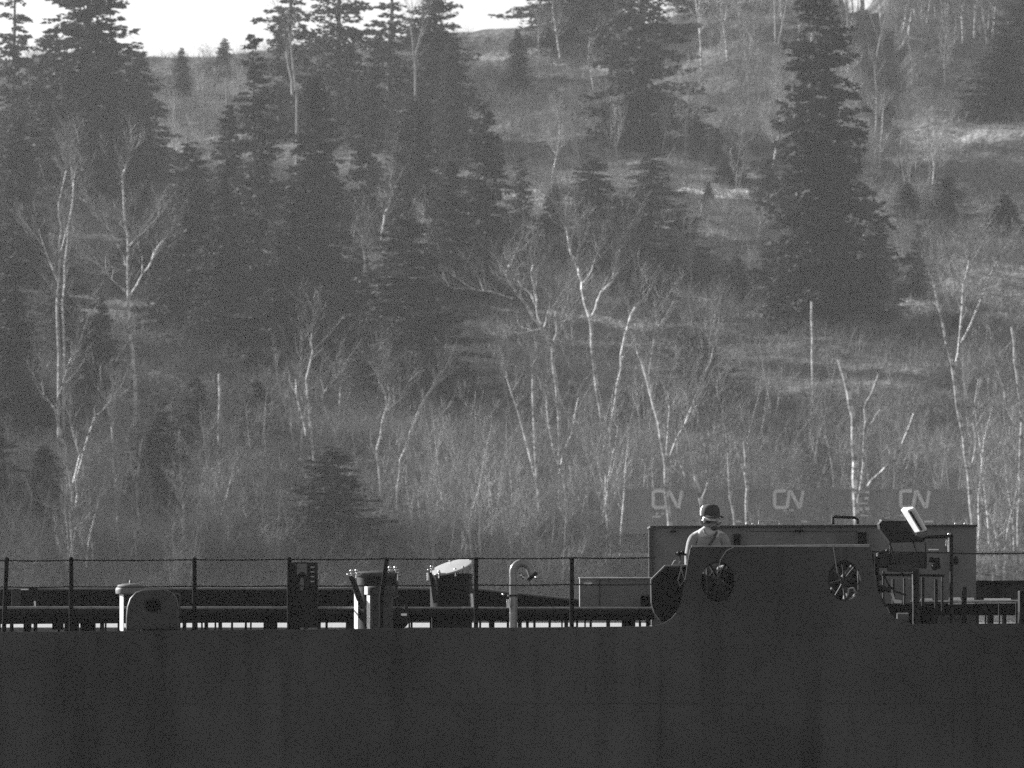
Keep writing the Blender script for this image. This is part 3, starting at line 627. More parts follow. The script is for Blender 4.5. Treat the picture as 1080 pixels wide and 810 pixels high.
def trace_birch(D, label, limbs, seed):
    rg = random.Random(seed); pxm = D / F
    foot = max((q for w0, w1, pts, t in limbs for q in pts), key=lambda q: q[1])
    f = P(foot[0], foot[1], D); gzv = float(gz(f.x, D))
    root = bpy.data.objects.new('birch_tree', None); COL.objects.link(root)
    base = Vector((f.x, D, min(gzv, f.z))); root.location = base; tag(root, label, 'birch', 'birches with white trunks')
    tr = MB(); tw = MB()
    ends = {}
    for li, (w0, w1, pts, twig) in enumerate(limbs):
        dep = ends.get(pts[0], 0.0) if li else 0.0; slope = rg.uniform(-.5, .5) if li else rg.uniform(-.08, .08)
        q = []; n = len(pts)
        y = dep; prev = None
        for (a, b) in pts:
            if prev: y += slope * math.hypot(a - prev[0], b - prev[1]) * pxm
            prev = (a, b); p = P(a, b, D + y); q.append(p - base); ends[(a, b)] = y
        if li == 0: q.insert(0, Vector((q[0].x, q[0].y, min(gzv - base.z, q[0].z) - 0.5)))
        # gentle wobble between the joints
        fine = []
        for i in range(len(q) - 1):
            for t in (0, .5):
                p = q[i].lerp(q[i + 1], t)
                if t: p = p + Vector((rg.gauss(0, .05), rg.gauss(0, .05), 0))
                fine.append(p)
        fine.append(q[-1]); m = len(fine)
        rad = [(w0 + (w1 - w0) * i / (m - 1)) * pxm * .42 for i in range(m)]
        tr.tube(fine, rad, 7)
        if twig:
            d = (fine[-1] - fine[-2]).normalized(); k = 5 if w1 > 1 else 4
            for _ in range(k): twigs(tw, rg, fine[-1], (d + Vector((rg.gauss(0, .25), rg.gauss(0, .25), .25))).normalized(), rg.uniform(1.2, 2.8), .023, 3)
            for i in range(m // 3, m):
              for _ in range(3):
                if rg.random() < .8:
                    d2 = (fine[i] - fine[i - 1]).normalized()
                    twigs(tw, rg, fine[i], (d2 + Vector((rg.gauss(0, .6), rg.gauss(0, .6), .25))).normalized(), rg.uniform(.8, 2.2), .019, 2)
    a = finish_mesh(tr, 'trunk', M_birch if D < 590 else M_greybark); o = bpy.data.objects.new('trunk', a); COL.objects.link(o); o.parent = root
    if tw.v:
        a = finish_mesh(tw, 'crown', M_branch); o = bpy.data.objects.new('crown', a); COL.objects.link(o); o.parent = root
for i, (D, lab, limbs) in enumerate(BIR): trace_birch(D, lab, limbs, 100 + i)

# ------------------------------------------------------------------ railway with freight containers
M_cont = mat('container_paint', 0.24, 0.6, var=0.2, scale=1.2, streak=0.3)
M_logo = mat('white_lettering', 0.72, 0.6, var=0.15, scale=2)
M_steel = mat('dark_steel', 0.06, 0.6, var=0.25, scale=3, bump=0.2)
def strip(mb, pts, wd, y0, y1):
    """a mitred flat stroke in the x-z plane"""
    n = len(pts); L = []; Rr = []
    for i in range(n):
        p = Vector(pts[i]); a = (p - Vector(pts[i - 1])).normalized() if i else None; b = (Vector(pts[i + 1]) - p).normalized() if i < n - 1 else None
        t = (a + b).normalized() if a and b else (a or b)
        nr = Vector((-t.y, t.x)); k = 1.0
        if a and b: k = 1 / max(0.45, nr.dot(Vector((-a.y, a.x))))
        L.append(p + nr * wd / 2 * k); Rr.append(p - nr * wd / 2 * k)
    for i in range(n - 1):
        q = [L[i], L[i + 1], Rr[i + 1], Rr[i]]
        mb.prism([(v.x, v.y) for v in q], y0, y1)
YC = 409.0
def container(px0, px1, lab, logo, ticks):
    z0 = P(0, 563, YC).z; z1 = P(0, 515.5, YC).z; x0 = P(px0, 540, YC).x; x1 = P(px1, 540, YC).x
    root = empty('freight_container', ((x0 + x1) / 2, YC + 1.2, z0), lab, 'container', 'freight containers on the train')
    b = MB(); n = 34; xs = np.linspace(x0 + .12, x1 - .12, n * 4 + 1); pl = []
    for i, x in enumerate(xs): pl.append((x, YC + (0.05 if (i // 2) % 2 else 0.015)))
    v = [(x, y, z) for z in (z0 + .12, z1 - .08) for x, y in pl]; m = len(pl)
    b.add(v, [(i, i + 1, i + 1 + m, i + m) for i in range(m - 1)])
    b.box(x0 + .1, x1 - .1, YC + .06, YC + 2.4, z0 + .1, z1 - .06)
    b.build('wall', M_cont, root)
    fr = MB()
    for x in (x0, x1 - .12):
        for y in (YC, YC + 2.32): fr.box(x, x + .12, y, y + .12, z0, z1)
    for z in (z0, z1 - .1):
        for y in (YC + .003, YC + 2.32): fr.box(x0 + .122, x1 - .122, y, y + .1, z + .002, z + .098)
    fr.build('frame', M_cont, root)
    if logo:
        c = P(logo, 526.5, YC); s = 17.5 / F * YC; wd = s * 1.72; lx = c.x - wd / 2; lz = c.z - s / 2; mb = MB()
        pts = [(.40, 1), (.06, 1), (0, .9), (0, .1), (.06, 0), (.38, 0), (.44, .08), (.52, .94), (.58, .94), (.84, .06), (.90, .06), (1.0, 1)]
        strip(mb, [(lx + a * wd, lz + q * s) for a, q in pts], .19, YC - .012, YC - .002)
        mb.build('logo', M_logo, root, 'white rounded CN lettering')
    if ticks:
        mb = MB()
        for (tx, ty, tw_, th_) in ticks: mb.pbox(tx, tx + tw_, ty, ty + th_, YC - .012, .01)
        mb.build('marking', M_logo, root, 'small pale marks beside and below the lettering')
container(642, 768, 'grey container lettered CN left of the man behind white birches', 704, [(688, 544, 9, 2), (691, 541, 3, 2), (697, 541, 4, 1.5)])
container(773, 897, 'grey container lettered CN seen right of the man, middle of the lettered three', 832, [(826, 538, 4, 1.5), (832, 537.5, 5, 1.5), (828, 541, 3, 1), (770 + 6, 549, 6, 2), (845, 549, 7, 2)])
container(902, 1027, 'rightmost grey container lettered CN above the floodlight', 965, [(908, 518, 9, 2), (906, 524, 4, 3), (912, 524, 4, 3), (907, 530, 8, 1.5), (906, 535, 4, 4), (912, 535, 5, 3), (907, 543, 9, 1.5), (975, 549, 9, 2), (949, 543, 6, 1.5)])
# a line of flat wagons under them and the track
for i, (a, b) in enumerate(((640, 835), (837, 1030))):
    x0 = P(a, 540, YC).x; x1 = P(b, 540, YC).x; zt = P(0, 563, YC).z - .005
    rt = empty('flat_wagon', ((x0 + x1) / 2, YC + 1.2, 11.98), ('left' if i == 0 else 'right') + ' dark flat wagon under the containers behind the deck machinery', 'wagon', 'flat wagons')
    MB().box(x0, x1, YC + .1, YC + 2.3, zt - .35, zt).build('wagon_bed', M_steel, rt, bevel=.02)
    for xx in (x0 + 1.6, x1 - 1.6):
        MB().box(xx - 1.1, xx + 1.1, YC + .35, YC + 2.05, zt - .62, zt - .36).build('bogie', M_steel, rt)
        for q in (-.8, .8):
            mb = MB()
            for yy in (YC + .3, YC + 1.95): mb.tube([(xx + q, yy, 12.45), (xx + q, yy + .12, 12.45)], .42, 20)
            mb.tube([(xx + q, YC + .42, 12.45), (xx + q, YC + 1.95, 12.45)], .07, 8)
            mb.build('wheel', M_steel, rt)
mb = MB()
for yy in (YC + .36, YC + 1.99): mb.box(-200, 200, yy - .035, yy + .035, 11.91, 12.03)
mb.build('railway_track', M_steel, label='pair of steel rails along the foot of the hill', cat='railway track')

# ------------------------------------------------------------------ the ship
M_hull = mat('hull_paint', 0.066, 0.55, var=0.5, scale=0.45, bump=0.6, bscale=1.8, streak=0.55, spec=0.18)
M_paint = mat('ship_grey_paint', 0.055, 0.5, var=0.15, scale=4, bump=0.15, bscale=12, streak=0.2, spec=0.18)
M_paint2 = mat('ship_mid_grey_paint', 0.17, 0.5, var=0.22, scale=2, bump=0.15, bscale=12, streak=0.25, spec=0.18)
M_dark = mat('ship_dark_paint', 0.018, 0.5, var=0.2, scale=5, bump=0.15, bscale=15, spec=0.12)
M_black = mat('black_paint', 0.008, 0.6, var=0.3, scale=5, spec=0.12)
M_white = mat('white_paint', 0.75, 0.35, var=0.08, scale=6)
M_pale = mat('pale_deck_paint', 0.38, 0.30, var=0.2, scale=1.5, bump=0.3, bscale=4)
M_met = mat('bare_metal', 0.6, 0.3, metal=0.9, var=0.2, scale=8)
M_pipe = mat('worn_pipe_paint', 0.20, 0.22, var=0.2, scale=8, spec=0.7)
M_matt = mat('matt_dark_paint', 0.012, 0.95, var=0.2, scale=8, spec=0.05)
M_edge = mat('pale_edge_paint', 0.30, 0.35, var=0.3, scale=10)  # pale grey; carries the highlight line of the bulwark top
M_rope = mat('rope', 0.30, 0.9, var=0.3, scale=30)
M_glass = mat('lamp_glass', 0.5, 0.08, spec=0.6)

YN = 80.0
def TOP(px): return 667.0 - px * 0.0088            # row of the hull's upper edge
def SX(px, Y=YN): return P(px, 600, Y).x
def SZ(py, Y=YN): return P(540, py, Y).z
DECKZ = SZ(700, 81)
ship = empty('cargo_ship', (0, 91.5, 0), 'dark hulled cargo ship with open deck rails moored across the foreground', 'ship')
# plating towards the camera: outline with the raised bulwark and two oval fairlead openings
def plating():
    cu = bpy.data.curves.new('plating', 'CURVE'); cu.dimensions = '2D'; cu.fill_mode = 'BOTH'; cu.extrude = 0.012; cu.bevel_depth = 0.004; cu.bevel_resolution = 1
    def poly(pts):
        sp = cu.splines.new('POLY'); sp.points.add(len(pts) - 1)
        for i, (x, z) in enumerate(pts): sp.points[i].co = (x, z, 0, 1)
        sp.use_cyclic_u = True
    zl = SZ(TOP(0)); zr = SZ(TOP(1080)); sl_ = (zr - zl) / (SX(1080) - SX(0))
    out = [(-45, -2), (-45, zl + sl_ * (-45 - SX(0)))]
    pix = [(678, TOP(678)), (690, 660.5), (700, 657.5), (708, 652.5), (714, 645.5), (718, 636), (721, 622), (723.5, 606), (726, 590), (728, 579.5), (729.5, 577.3), (732, 576.8),
           (820, 576), (914, 574.6), (917.5, 575.4), (918.5, 578), (920, 592), (922.5, 610), (926, 625), (930.5, 636), (936, 645), (943, 651.5), (952, 656), (962, TOP(962))]
    out += [(SX(a), SZ(b)) for a, b in pix]
    out += [(45, zl + sl_ * (45 - SX(0))), (45, -2)]
    poly(out)
    for cx, cy, rx, ry in ((757, 613.5, 18.5, 22.5), (890, 612.5, 18, 22)):
        poly([(SX(cx + rx * math.cos(t)), SZ(cy - ry * math.sin(t))) for t in np.linspace(0, 2 * math.pi, 49)[:-1]])
    ob = bpy.data.objects.new('tmp', cu); COL.objects.link(ob)
    ob.rotation_euler = (R(90), 0, 0); bpy.context.view_layer.update()
    me = bpy.data.meshes.new_from_object(ob.evaluated_get(bpy.context.evaluated_depsgraph_get())); bpy.data.objects.remove(ob)
    me.transform(Matrix.Rotation(R(90), 4, 'X')); me.transform(Matrix.Translation((0, YN - 91.5 + .012, 0)))
    me.materials.clear(); me.materials.append(M_hull)
    o = bpy.data.objects.new('hull_plating', me); COL.objects.link(o); o.parent = ship
    tag(o, 'smooth dark side plating rising into a bulwark with two oval openings')
plating()
mb = MB()
for x in (-11.3, -8.1, -4.85, -1.6, 1.65, 4.9): mb.tube([(x, YN - .0045, -1.9), (x, YN - .0045, SZ(TOP(540 + x * 95)) - .03)], .004, 6)
for zz in (SZ(742), SZ(905)): mb.tube([(-44, YN - .0045, zz), (44, YN - .0045, zz)], .004, 6)
mb.build('weld_seam', M_hull, ship)
# hull body behind the plating
mb = MB(); pl = [(-46, 80.03), (46, 80.03), (58, 84), (66, 91.5), (58, 99), (46, 103), (-46, 103), (-60, 100), (-62, 91.5), (-60, 83)]
n = len(pl); mb.add([(x, y, -2) for x, y in pl] + [(x, y, DECKZ) for x, y in pl], [tuple(range(n)), tuple(range(2 * n - 1, n - 1, -1))] + [(i, (i + 1) % n, (i + 1) % n + n, i + n) for i in range(n)])
mb.build('hull', M_hull, ship)
MB().box(-45.9, 45.9, 80.04, 102.9, DECKZ + .003, DECKZ + .012).build('deck', M_dark, ship)
zt0 = SZ(TOP(0)) - .03
# raised centre deck, pale and sunlit; its top shows through the gap below the pipes
zc = SZ(661.5, 86.5)
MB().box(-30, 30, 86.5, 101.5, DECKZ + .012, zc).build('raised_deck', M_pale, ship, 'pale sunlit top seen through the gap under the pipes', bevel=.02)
# bulwark cap, brackets
mb = MB(); mb.box(SX(729.5), SX(917), YN - .012, YN + .07, SZ(576.8), SZ(575.2)); mb.tube([(SX(729.5), YN - .005, SZ(576.4)), (SX(917), YN - .005, SZ(574.6))], .007, 8); mb.build('bulwark_cap', M_edge, ship)  # highlight along the top edge is put into the lighter colour
for px in (745, 787, 823, 860, 905):
    MB().pprism([(px, 580), (px + 1.2, 580), (px + 1.2, 700), (px, 700)], YN + .03, .25).build('bulwark_bracket', M_paint, ship)
# oval rims
for cx, cy, rx, ry in ((757, 613.5, 18.5, 22.5), (890, 612.5, 18, 22)):
    mb = MB(); ts = np.linspace(0, 2 * math.pi, 41)
    mb.tube([(SX(cx + rx * math.cos(t)), YN + .012, SZ(cy - ry * math.sin(t))) for t in ts], .012, 8, cap=False)
    mb.build('fairlead_rim', M_paint, ship, smooth=True)
# what shows through the openings: rollers, rope and a dark screen of machinery
for k, cx in enumerate((757, 890)):
    mb = MB()
    mb.tube([P(cx - 26, 596, 80.55), P(cx + 14, 640, 80.6)], .07, 16); mb.tube([P(cx - 20, 634, 80.65), P(cx + 20, 588, 80.7)], .05, 14)
    mb.ball(P(cx + 8, 632, 80.45), .10); mb.ball(P(cx - 12, 604, 80.5), .08, sz=1.3)
    mb.build('fairlead_roller', M_paint, ship, smooth=True)
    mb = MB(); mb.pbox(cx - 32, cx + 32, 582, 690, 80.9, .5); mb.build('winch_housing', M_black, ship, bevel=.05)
    b = MB(); h0 = P(cx, 613, 80.28)
    b.tube([h0 - Vector((0, .03, 0)), h0 + Vector((0, .25, 0))], .045, 14); b.build('wheel_hub', M_paint, ship, smooth=True)
    for q, an in enumerate((20, 62, 118, 158, 205, 250, 292, 335) if k == 0 else (5, 48, 95, 140, 190, 236, 275, 322)):
        rr_ = 19 if q % 2 else 17; b = MB(); e_ = P(cx + rr_ * math.cos(R(an)), 613 - 1.15 * rr_ * math.sin(R(an)), 80.25)
        b.tube([h0, h0.lerp(e_, .5) + Vector((.006 * (q % 3 - 1), 0, .01)), e_], [.017, .012, .014], 8); b.build('wheel_spoke', M_matt if (k == 0 and q in (0, 1, 2)) else M_paint, ship, smooth=True)
    b = MB(); ts = np.linspace(0, 2 * math.pi, 37); b.tube([P(cx + 17.5 * math.cos(t), 613 - 20.5 * math.sin(t), 80.25) for t in ts], .016, 8, cap=False); b.build('wheel_ring', M_dark, ship, smooth=True)
    b = MB(); sx_ = -11 if k == 0 else 8; sy_ = 602 if k == 0 else 624
    b.tube([P(cx + sx_ - 4, sy_ + 3, 80.1), P(cx + sx_ - 3, sy_ - 3, 80.1), P(cx + sx_ + 2, sy_ - 4, 80.1), P(cx + sx_ + 5, sy_ + 1, 80.1), P(cx + sx_ + 2, sy_ + 5, 80.1)], .011, 7); b.build('shackle', M_edge, ship, smooth=True)
mb = MB(); mb.tube([P(774, 577, 79.985), P(766, 581, 79.97), P(760, 590, 79.975), P(756.5, 604, 79.975), P(757, 620, 80.3)], .006, 6)
tag(mb.build('line', M_rope), 'thin light line hanging over the bulwark into the left oval opening', 'line')
mb = MB(); mb.tube([P(878.5, 574, 79.98), P(880, 586, 79.975), P(883, 604, 79.975), P(886, 612, 80.2)], .006, 6)
tag(mb.build('line', M_rope), 'thin light line hanging over the bulwark into the right oval opening', 'line')

# railing
mb = MB()
def wire(rows, Y=YN + .06, r=.0075):
    mb.tube([P(a, b, Y) for a, b in rows], r, 6)
def span(px0, px1, row0, row1, posts, sag=.7):
    xs = [px0] + [p for p in posts if px0 < p < px1] + [px1]; pts = []
    for a, b in zip(xs[:-1], xs[1:]):
        for t in (0, .25, .5, .75): pts.append((a + (b - a) * t, row0 + (row1 - row0) * ((a + (b - a) * t - px0) / (px1 - px0)) + sag * 4 * t * (1 - t)))
    pts.append((px1, row1)); return pts
POST = [-95, 6, 75, 205, 305, 405, 502, 603]
wire(span(-200, 692, 592, 588, POST)); wire(span(-200, 692, 620, 616, POST))
wire(span(1003, 1200, 583.5, 582.5, [1100])); wire([(918, 582), (1003, 583)])
mb.build('wire_railing', M_dark, ship, 'two thin steel wires strung between posts', smooth=True)
rail = [o for o in bpy.data.objects if o.name.startswith('wire_railing')][0]
def post(px, top, tilt=0):
    m_ = MB(); a = P(px, top, YN + .06); b = P(px - tilt, TOP(px) + 2, YN + .06)
    m_.tube([b, a], .026, 10); m_.ball(a, .028, n=10, m=6)
    m_.box(b.x - .05, b.x + .05, YN + .02, YN + .12, b.z - .01, b.z + .03)
    m_.build('railing_post', M_matt, rail, smooth=True)
for px in POST:
    post(px + (1 if px == 6 else 0), 590 if px < 700 else 582, {6: 3, 405: -0}.get(px, 0)) if px != 405 else None
mb = MB(); mb.tube([P(402, 662, 80.15), P(402, 630, 80.15), P(408, 588, 80.15)], .026, 10); mb.build('railing_post', M_matt, rail, 'post bent to the right at the top', smooth=True)

# longitudinal pipes with stands
def pipe(px0, row0, px1, row1, Y, r, m, name='deck_pipe', lab=None):
    b = MB(); b.tube([P(px0, row0, Y), P(px1, row1, Y)], r, 14)
    return b.build(name, m, ship, lab, smooth=True)
p1 = pipe(-300, 640.2, 690, 641.2, 81.6, .011, M_edge, lab='slim pale pipe along the rail')
p2 = pipe(-300, 646, 690, 646.5, 81.9, .050, M_dark, lab='thicker dark pipe under the slim one')
p3 = pipe(-300, 652.5, 690, 652, 82.4, .018, M_dark)
for i in range(52):
    px = -60 + i * 14.6 + random.uniform(-5, 5)
    if px > 688: break
    b = MB(); wdt = random.choice((.010, .012, .014, .022)); a = P(px, 645, 82.0 + random.uniform(0, .3)); b.box(a.x - wdt, a.x + wdt, a.y, a.y + .03, DECKZ, a.z)
    b.build('pipe_stand', M_matt, p2)
# hatch coaming on the far side of the walkway, falling to the right
def coam(pts_top, bottom, Y, d, m, lab=None):
    b = MB(); b.pprism([(x, y) for x, y in pts_top] + [(pts_top[-1][0], bottom), (pts_top[0][0], bottom)], Y, d); return b.build('hatch_coaming', m, ship, lab)
c1 = coam([(-300, 622), (250, 621.5), (500, 621.5), (600, 632), (688, 636)], 642, 84.2, 1.2, M_dark, 'long dark coaming, its right end sloping down')
b = MB(); b.tube([P(-300, 621.7, 84.15), P(250, 621.2, 84.15), P(500, 621.2, 84.15), P(600, 631.7, 84.15), P(688, 635.7, 84.15)], .016, 8); b.build('coaming_lip', M_paint2, c1, smooth=True)
for i in range(26):
    px = -20 + i * 28; top = 622 if px < 500 else 622 + (px - 500) * .1
    if px > 680: break
    b = MB(); b.pbox(px, px + 2.2, top + 1.5, 641.5, 84.12, .08); b.build('coaming_stay', M_dark, c1)
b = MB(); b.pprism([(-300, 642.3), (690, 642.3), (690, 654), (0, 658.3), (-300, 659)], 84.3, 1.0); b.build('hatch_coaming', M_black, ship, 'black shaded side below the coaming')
for i in range(30):                                        # feet of the coaming, dividing the bright gap
    px = -40 + i * 25 + random.uniform(-8, 8)
    if px > 690: break
    wpx = random.choice((1.5, 3, 3, 8, 14)); b = MB(); b.pbox(px, px + wpx, 652.4, 690, 84.4, .3); b.build('coaming_foot', M_black, c1)

# small boxes at the far left
b = MB(); b.pbox(12, 21, 621, 641, 82.6, .12); b.build('junction_box', M_paint, ship, bevel=.006)
b = MB(); b.pbox(30, 39.5, 619, 641, 82.6, .12); b.build('junction_box', M_dark, ship, bevel=.006)
b = MB(); b.pbox(22, 30, 621, 622.3, 82.63, .05); b.tube([P(36.5, 634, 82.5), P(37, 640, 82.5)], .012, 8); b.build('conduit', M_met, ship)
b = MB(); b.pbox(55, 66, 650, 664, 82.2, .2); b.build('pipe_saddle', M_black, ship)

def facet_post(px, wpx, Y, z0, z1, m, par):  # narrow plate angled so its left face catches the sun
    x = SX(px, Y); wd = wpx / F * Y; q = [(x, Y), (x + wd, Y - wd * 1.7), (x + wd + .006, Y - wd * 1.7 + .01), (x + .012, Y + .02)]
    b = MB(); b.add([(a, c_, z0) for a, c_ in q] + [(a, c_, z1) for a, c_ in q], [(0, 1, 2, 3), (7, 6, 5, 4)] + [(i, (i + 1) % 4, (i + 1) % 4 + 4, i + 4) for i in range(4)])
    b.build('sun_facet', m, par)
# mushroom vent
c = P(130, 664, 81.2); zt = SZ(626, 81.2) - c.z
v = empty('mushroom_vent', (c.x, c.y, DECKZ), 'short white post under a wide rounded cap', parent=ship)
facet_post(126.3, 4.2, 81.2, DECKZ, c.z + zt, M_white, v)
b = MB(); a = P(138, 627, 81.25); pr = [(.15, 0), (.17, .01), (.175, .05), (.165, .085), (.14, .11), (.08, .122), (.0, .126)]
b.lathe(a, pr, 28); b.lathe(a, [(.02, .11), (.02, .15), (.012, .16)], 10); b.build('vent_cap', M_paint2, v, smooth=True)
# deck edge chock: rounded ring with an opening
b = MB()
out = []; inn = []
oc = [(133, 664), (133, 650), (134, 640), (137, 631), (143, 624.5), (151, 622), (165, 621.5), (175, 622), (182, 625), (186.5, 631), (188, 640), (188, 650), (188.5, 664)]
for i, (px, py) in enumerate(oc): out.append((px, py))
ic = [(153, 641), (153.5, 637), (156, 634), (160, 633), (165, 633), (168, 634.5), (169.5, 638), (169, 643), (166, 645.5), (160, 646), (156, 644.5)]
cu = bpy.data.curves.new('chock', 'CURVE'); cu.dimensions = '2D'; cu.fill_mode = 'BOTH'; cu.extrude = .07; cu.bevel_depth = .035; cu.bevel_resolution = 4; cu.offset = -.035
for ps in (out, ic):
    s_ = cu.splines.new('POLY'); s_.points.add(len(ps) - 1); s_.use_cyclic_u = True
    for i, (px, py) in enumerate(ps): s_.points[i].co = (SX(px, 80.3), SZ(py, 80.3), 0, 1)
ob = bpy.data.objects.new('tmp', cu); COL.objects.link(ob); bpy.context.view_layer.update()
me = bpy.data.meshes.new_from_object(ob.evaluated_get(bpy.context.evaluated_depsgraph_get())); bpy.data.objects.remove(ob)
me.transform(Matrix.Rotation(R(90), 4, 'X')); me.transform(Matrix.Translation((0, 80.35 - 91.5, 0)))
for p in me.polygons: p.use_smooth = True
me.set_sharp_from_angle(angle=R(50)); me.materials.clear(); me.materials.append(M_paint)
ob = bpy.data.objects.new('mooring_chock', me); COL.objects.link(ob); ob.parent = ship; ORG[ob.name] = ORG[ship.name]; tag(ob, 'rounded cast ring with an opening through its top half')
b = MB(); b.pbox(148, 189, 626, 668, 80.46, .35); b.build('chock_base', M_black, ob, bevel=.03)

# cabinet with pictogram
cab = empty('electric_cabinet', P(320, 664, 81.4), 'dark upright cabinet with a pale arch mark and four small slots', parent=ship)
b = MB(); b.pbox(304, 335, 593, 662, 81.4, .22); b.build('cabinet_body', M_dark, cab, bevel=.008)
b = MB(); b.pbox(303, 306.5, 588, 664, 81.3, .06); b.build('cabinet_edge', M_black, cab, bevel=.005)
b = MB()
for r_ in (597.5, 602.5, 607.5, 612.5): b.pbox(327.5, 331.5, r_, r_ + 1.3, 81.392, .006)
b.build('slot_marks', M_pale, cab)
b = MB(); b.pprism([(313, 594.5), (323.5, 594.5), (323.5, 607.5), (321, 604), (318.5, 602.5), (316, 604), (313, 607.5)], 81.392, .006)
b.pprism([(318.4, 609), (320, 611), (320.6, 614), (320.6, 619), (319.4, 622.5), (317.3, 622.5), (316.2, 619), (316.2, 614), (316.8, 611)], 81.392, .006); b.build('arch_mark', M_paint2, cab)

# hatch A with clamps and lid, post B in front
ha = empty('access_hatch', P(398, 664, 82.0), 'round closed hatch trunk with shiny screw clamps round its lid', parent=ship)
c = P(398, 604.5, 82.0); R1 = 22.5 / F * 82
b = MB(); b.lathe((c.x, c.y, DECKZ), [(R1 * .96, 0), (R1 * .96, c.z - DECKZ - .03)], 32); b.build('hatch_trunk', M_dark, ha, smooth=True)
b = MB(); b.lathe(c, [(R1, -.04), (R1 * 1.03, -.03), (R1 * 1.03, .0), (R1 * .9, .018), (0, .03)], 32); b.build('hatch_lid', M_paint, ha, smooth=True)
def clamp(px, py, Y, par, s=1.0):
    b = MB(); p = P(px, py, Y)
    b.tube([p - Vector((0, 0, .05 * s)), p + Vector((0, 0, .045 * s))], .012 * s, 8); b.ball(p + Vector((0, 0, .045 * s)), .022 * s, n=10, m=6)
    b.tube([p + Vector((-.045 * s, 0, .0)), p + Vector((.045 * s, 0, .012))], .010 * s, 8); b.ball(p + Vector((-.045 * s, 0, 0)), .015 * s, n=8, m=5)
    b.build('screw_clamp', M_met, par, smooth=True)
for px, py in ((370.5, 606), (376, 605.5), (411, 602.5), (417, 602.5), (419, 608)): clamp(px, py, 81.7 if px < 400 else 81.9, ha, .9)
facet_post(373.5, 4.0, 81.55, DECKZ, SZ(620, 81.5), M_white, ha)  # white strip standing in for the sunlit left edge of the trunk
b = MB(); b.tube([P(369, 608, 81.5), P(372, 612, 81.5), P(381, 637, 81.5), P(383, 642, 81.5)], [.02, .035, .035, .03], 10); b.build('dog_arm', M_dark, ha, smooth=True)
bo = empty('bollard', P(401, 664, 80.9), 'stout post with a wider flat cap and brightly lit white edge', parent=ship)
c = P(401, 664, 80.9)
MB().lathe((c.x, c.y, DECKZ), [(.145, 0), (.145, SZ(628, 80.9) - DECKZ)], 26).build('bollard_post', M_paint, bo, smooth=True)
b = MB(); b.lathe((c.x, c.y, SZ(628, 80.9)), [(.165, 0), (.17, .02), (.17, .09), (.155, .105), (0, .115)], 26); b.build('bollard_cap', M_paint, bo, smooth=True)
facet_post(386.8, 3.2, 80.75, DECKZ, SZ(628, 80.7), M_white, bo); facet_post(384.3, 3.4, 80.78, SZ(627, 80.7), SZ(617.5, 80.7), M_white, bo)  # the bollard's sunlit left edge, put in as white strips
b = MB(); b.ball(P(420, 652, 81.2), .13, sy=.8); b.tube([P(413, 634, 81.2), P(421, 630, 81.2), P(428, 634, 81.2), P(429, 646, 81.2)], .02, 10); b.build('valve', M_dark, ship, 'round dark valve with a curved pipe', smooth=True)
b = MB(); b.pbox(423, 429, 647, 649.3, 81.0, .04); b.build('valve_handle', M_met, ship)

# hatch C with open tilted lid
hc = empty('open_hatch', P(476, 664, 82.2), 'round hatch trunk with its pale disc lid tilted open', parent=ship)
c = P(476, 605, 82.2); R2 = 22.5 / F * 82.2
MB().lathe((c.x, c.y, DECKZ), [(R2 * .95, 0), (R2, c.z - DECKZ - .03), (R2 * 1.02, c.z - DECKZ)], 32).build('hatch_trunk', M_dark, hc, smooth=True)
b = MB(); b.lathe((0, 0, 0), [(0, -.012), (.235, -.012), (.242, -.004), (.242, .010), (.225, .014), (.0, .018)], 36)
for k in range(5):
    t = k * 1.256 + .3; b.ball((.23 * math.cos(t), .23 * math.sin(t), .018), .013, n=8, m=5)
M3 = Matrix.Translation(P(476, 598.5, 82.1)) @ Matrix.Rotation(R(-16), 4, 'Y') @ Matrix.Rotation(R(15), 4, 'X')
b.v = [tuple(M3 @ Vector(p)) for p in b.v]; b.build('hatch_lid', M_pale, hc, smooth=True)
for px, py in ((455, 601), (480, 604), (463, 606)): clamp(px, py, 81.93, hc, .8)
b = MB(); b.tube([P(453.5, 604, 81.8), P(456, 612, 81.8), P(459.5, 636, 81.8)], [.02, .032, .028], 10); b.build('dog_arm', M_dark, hc, smooth=True)
b = MB(); b.tube([P(451.5, 604, 81.9), P(451.5, 612, 81.9)], .014, 8); b.build('hinge_pin', M_met, hc, smooth=True)
b = MB(); b.tube([P(497, 626, 81.8), P(498, 640, 81.8)], .02, 10); b.build('hinge_pin', M_met, hc, smooth=True)

# gooseneck vent
gv = empty('gooseneck_vent', P(542, 664, 81.3), 'upright pipe curving over in a hook, lit white on its left', parent=ship)
b = MB(); pts = [Vector((P(541.5, 640, 81.3).x, 81.3, DECKZ)), P(541.5, 640, 81.3), P(541.5, 610, 81.3)]
cx, cy, rr = 550.5, 604, 9.3
for t in np.linspace(180, 20, 14): pts.append(P(cx + rr * math.cos(R(t)), cy - rr * 1.1 * math.sin(R(t)), 81.3))
pts.append(P(561.5, 608, 81.3))
b.tube(pts, .046, 18); b.build('vent_pipe', M_pipe, gv, smooth=True)
b = MB(); a = P(560.5, 606.5, 81.3); b2 = P(563, 609.5, 81.3); b.tube([a, b2], .066, 18); b.build('vent_flange', M_dark, gv, smooth=True)
b = MB(); b.lathe(P(541.5, 629, 81.3), [(.07, 0), (.07, .02)], 20); b.build('pipe_flange', M_dark, gv, smooth=True)
for px, py in ((549.5, 607), (552, 609), (565.5, 609)): 
    b = MB(); b.ball(P(px, py, 81.2), .016, n=8, m=6); b.build('bolt', M_met, gv, smooth=True)
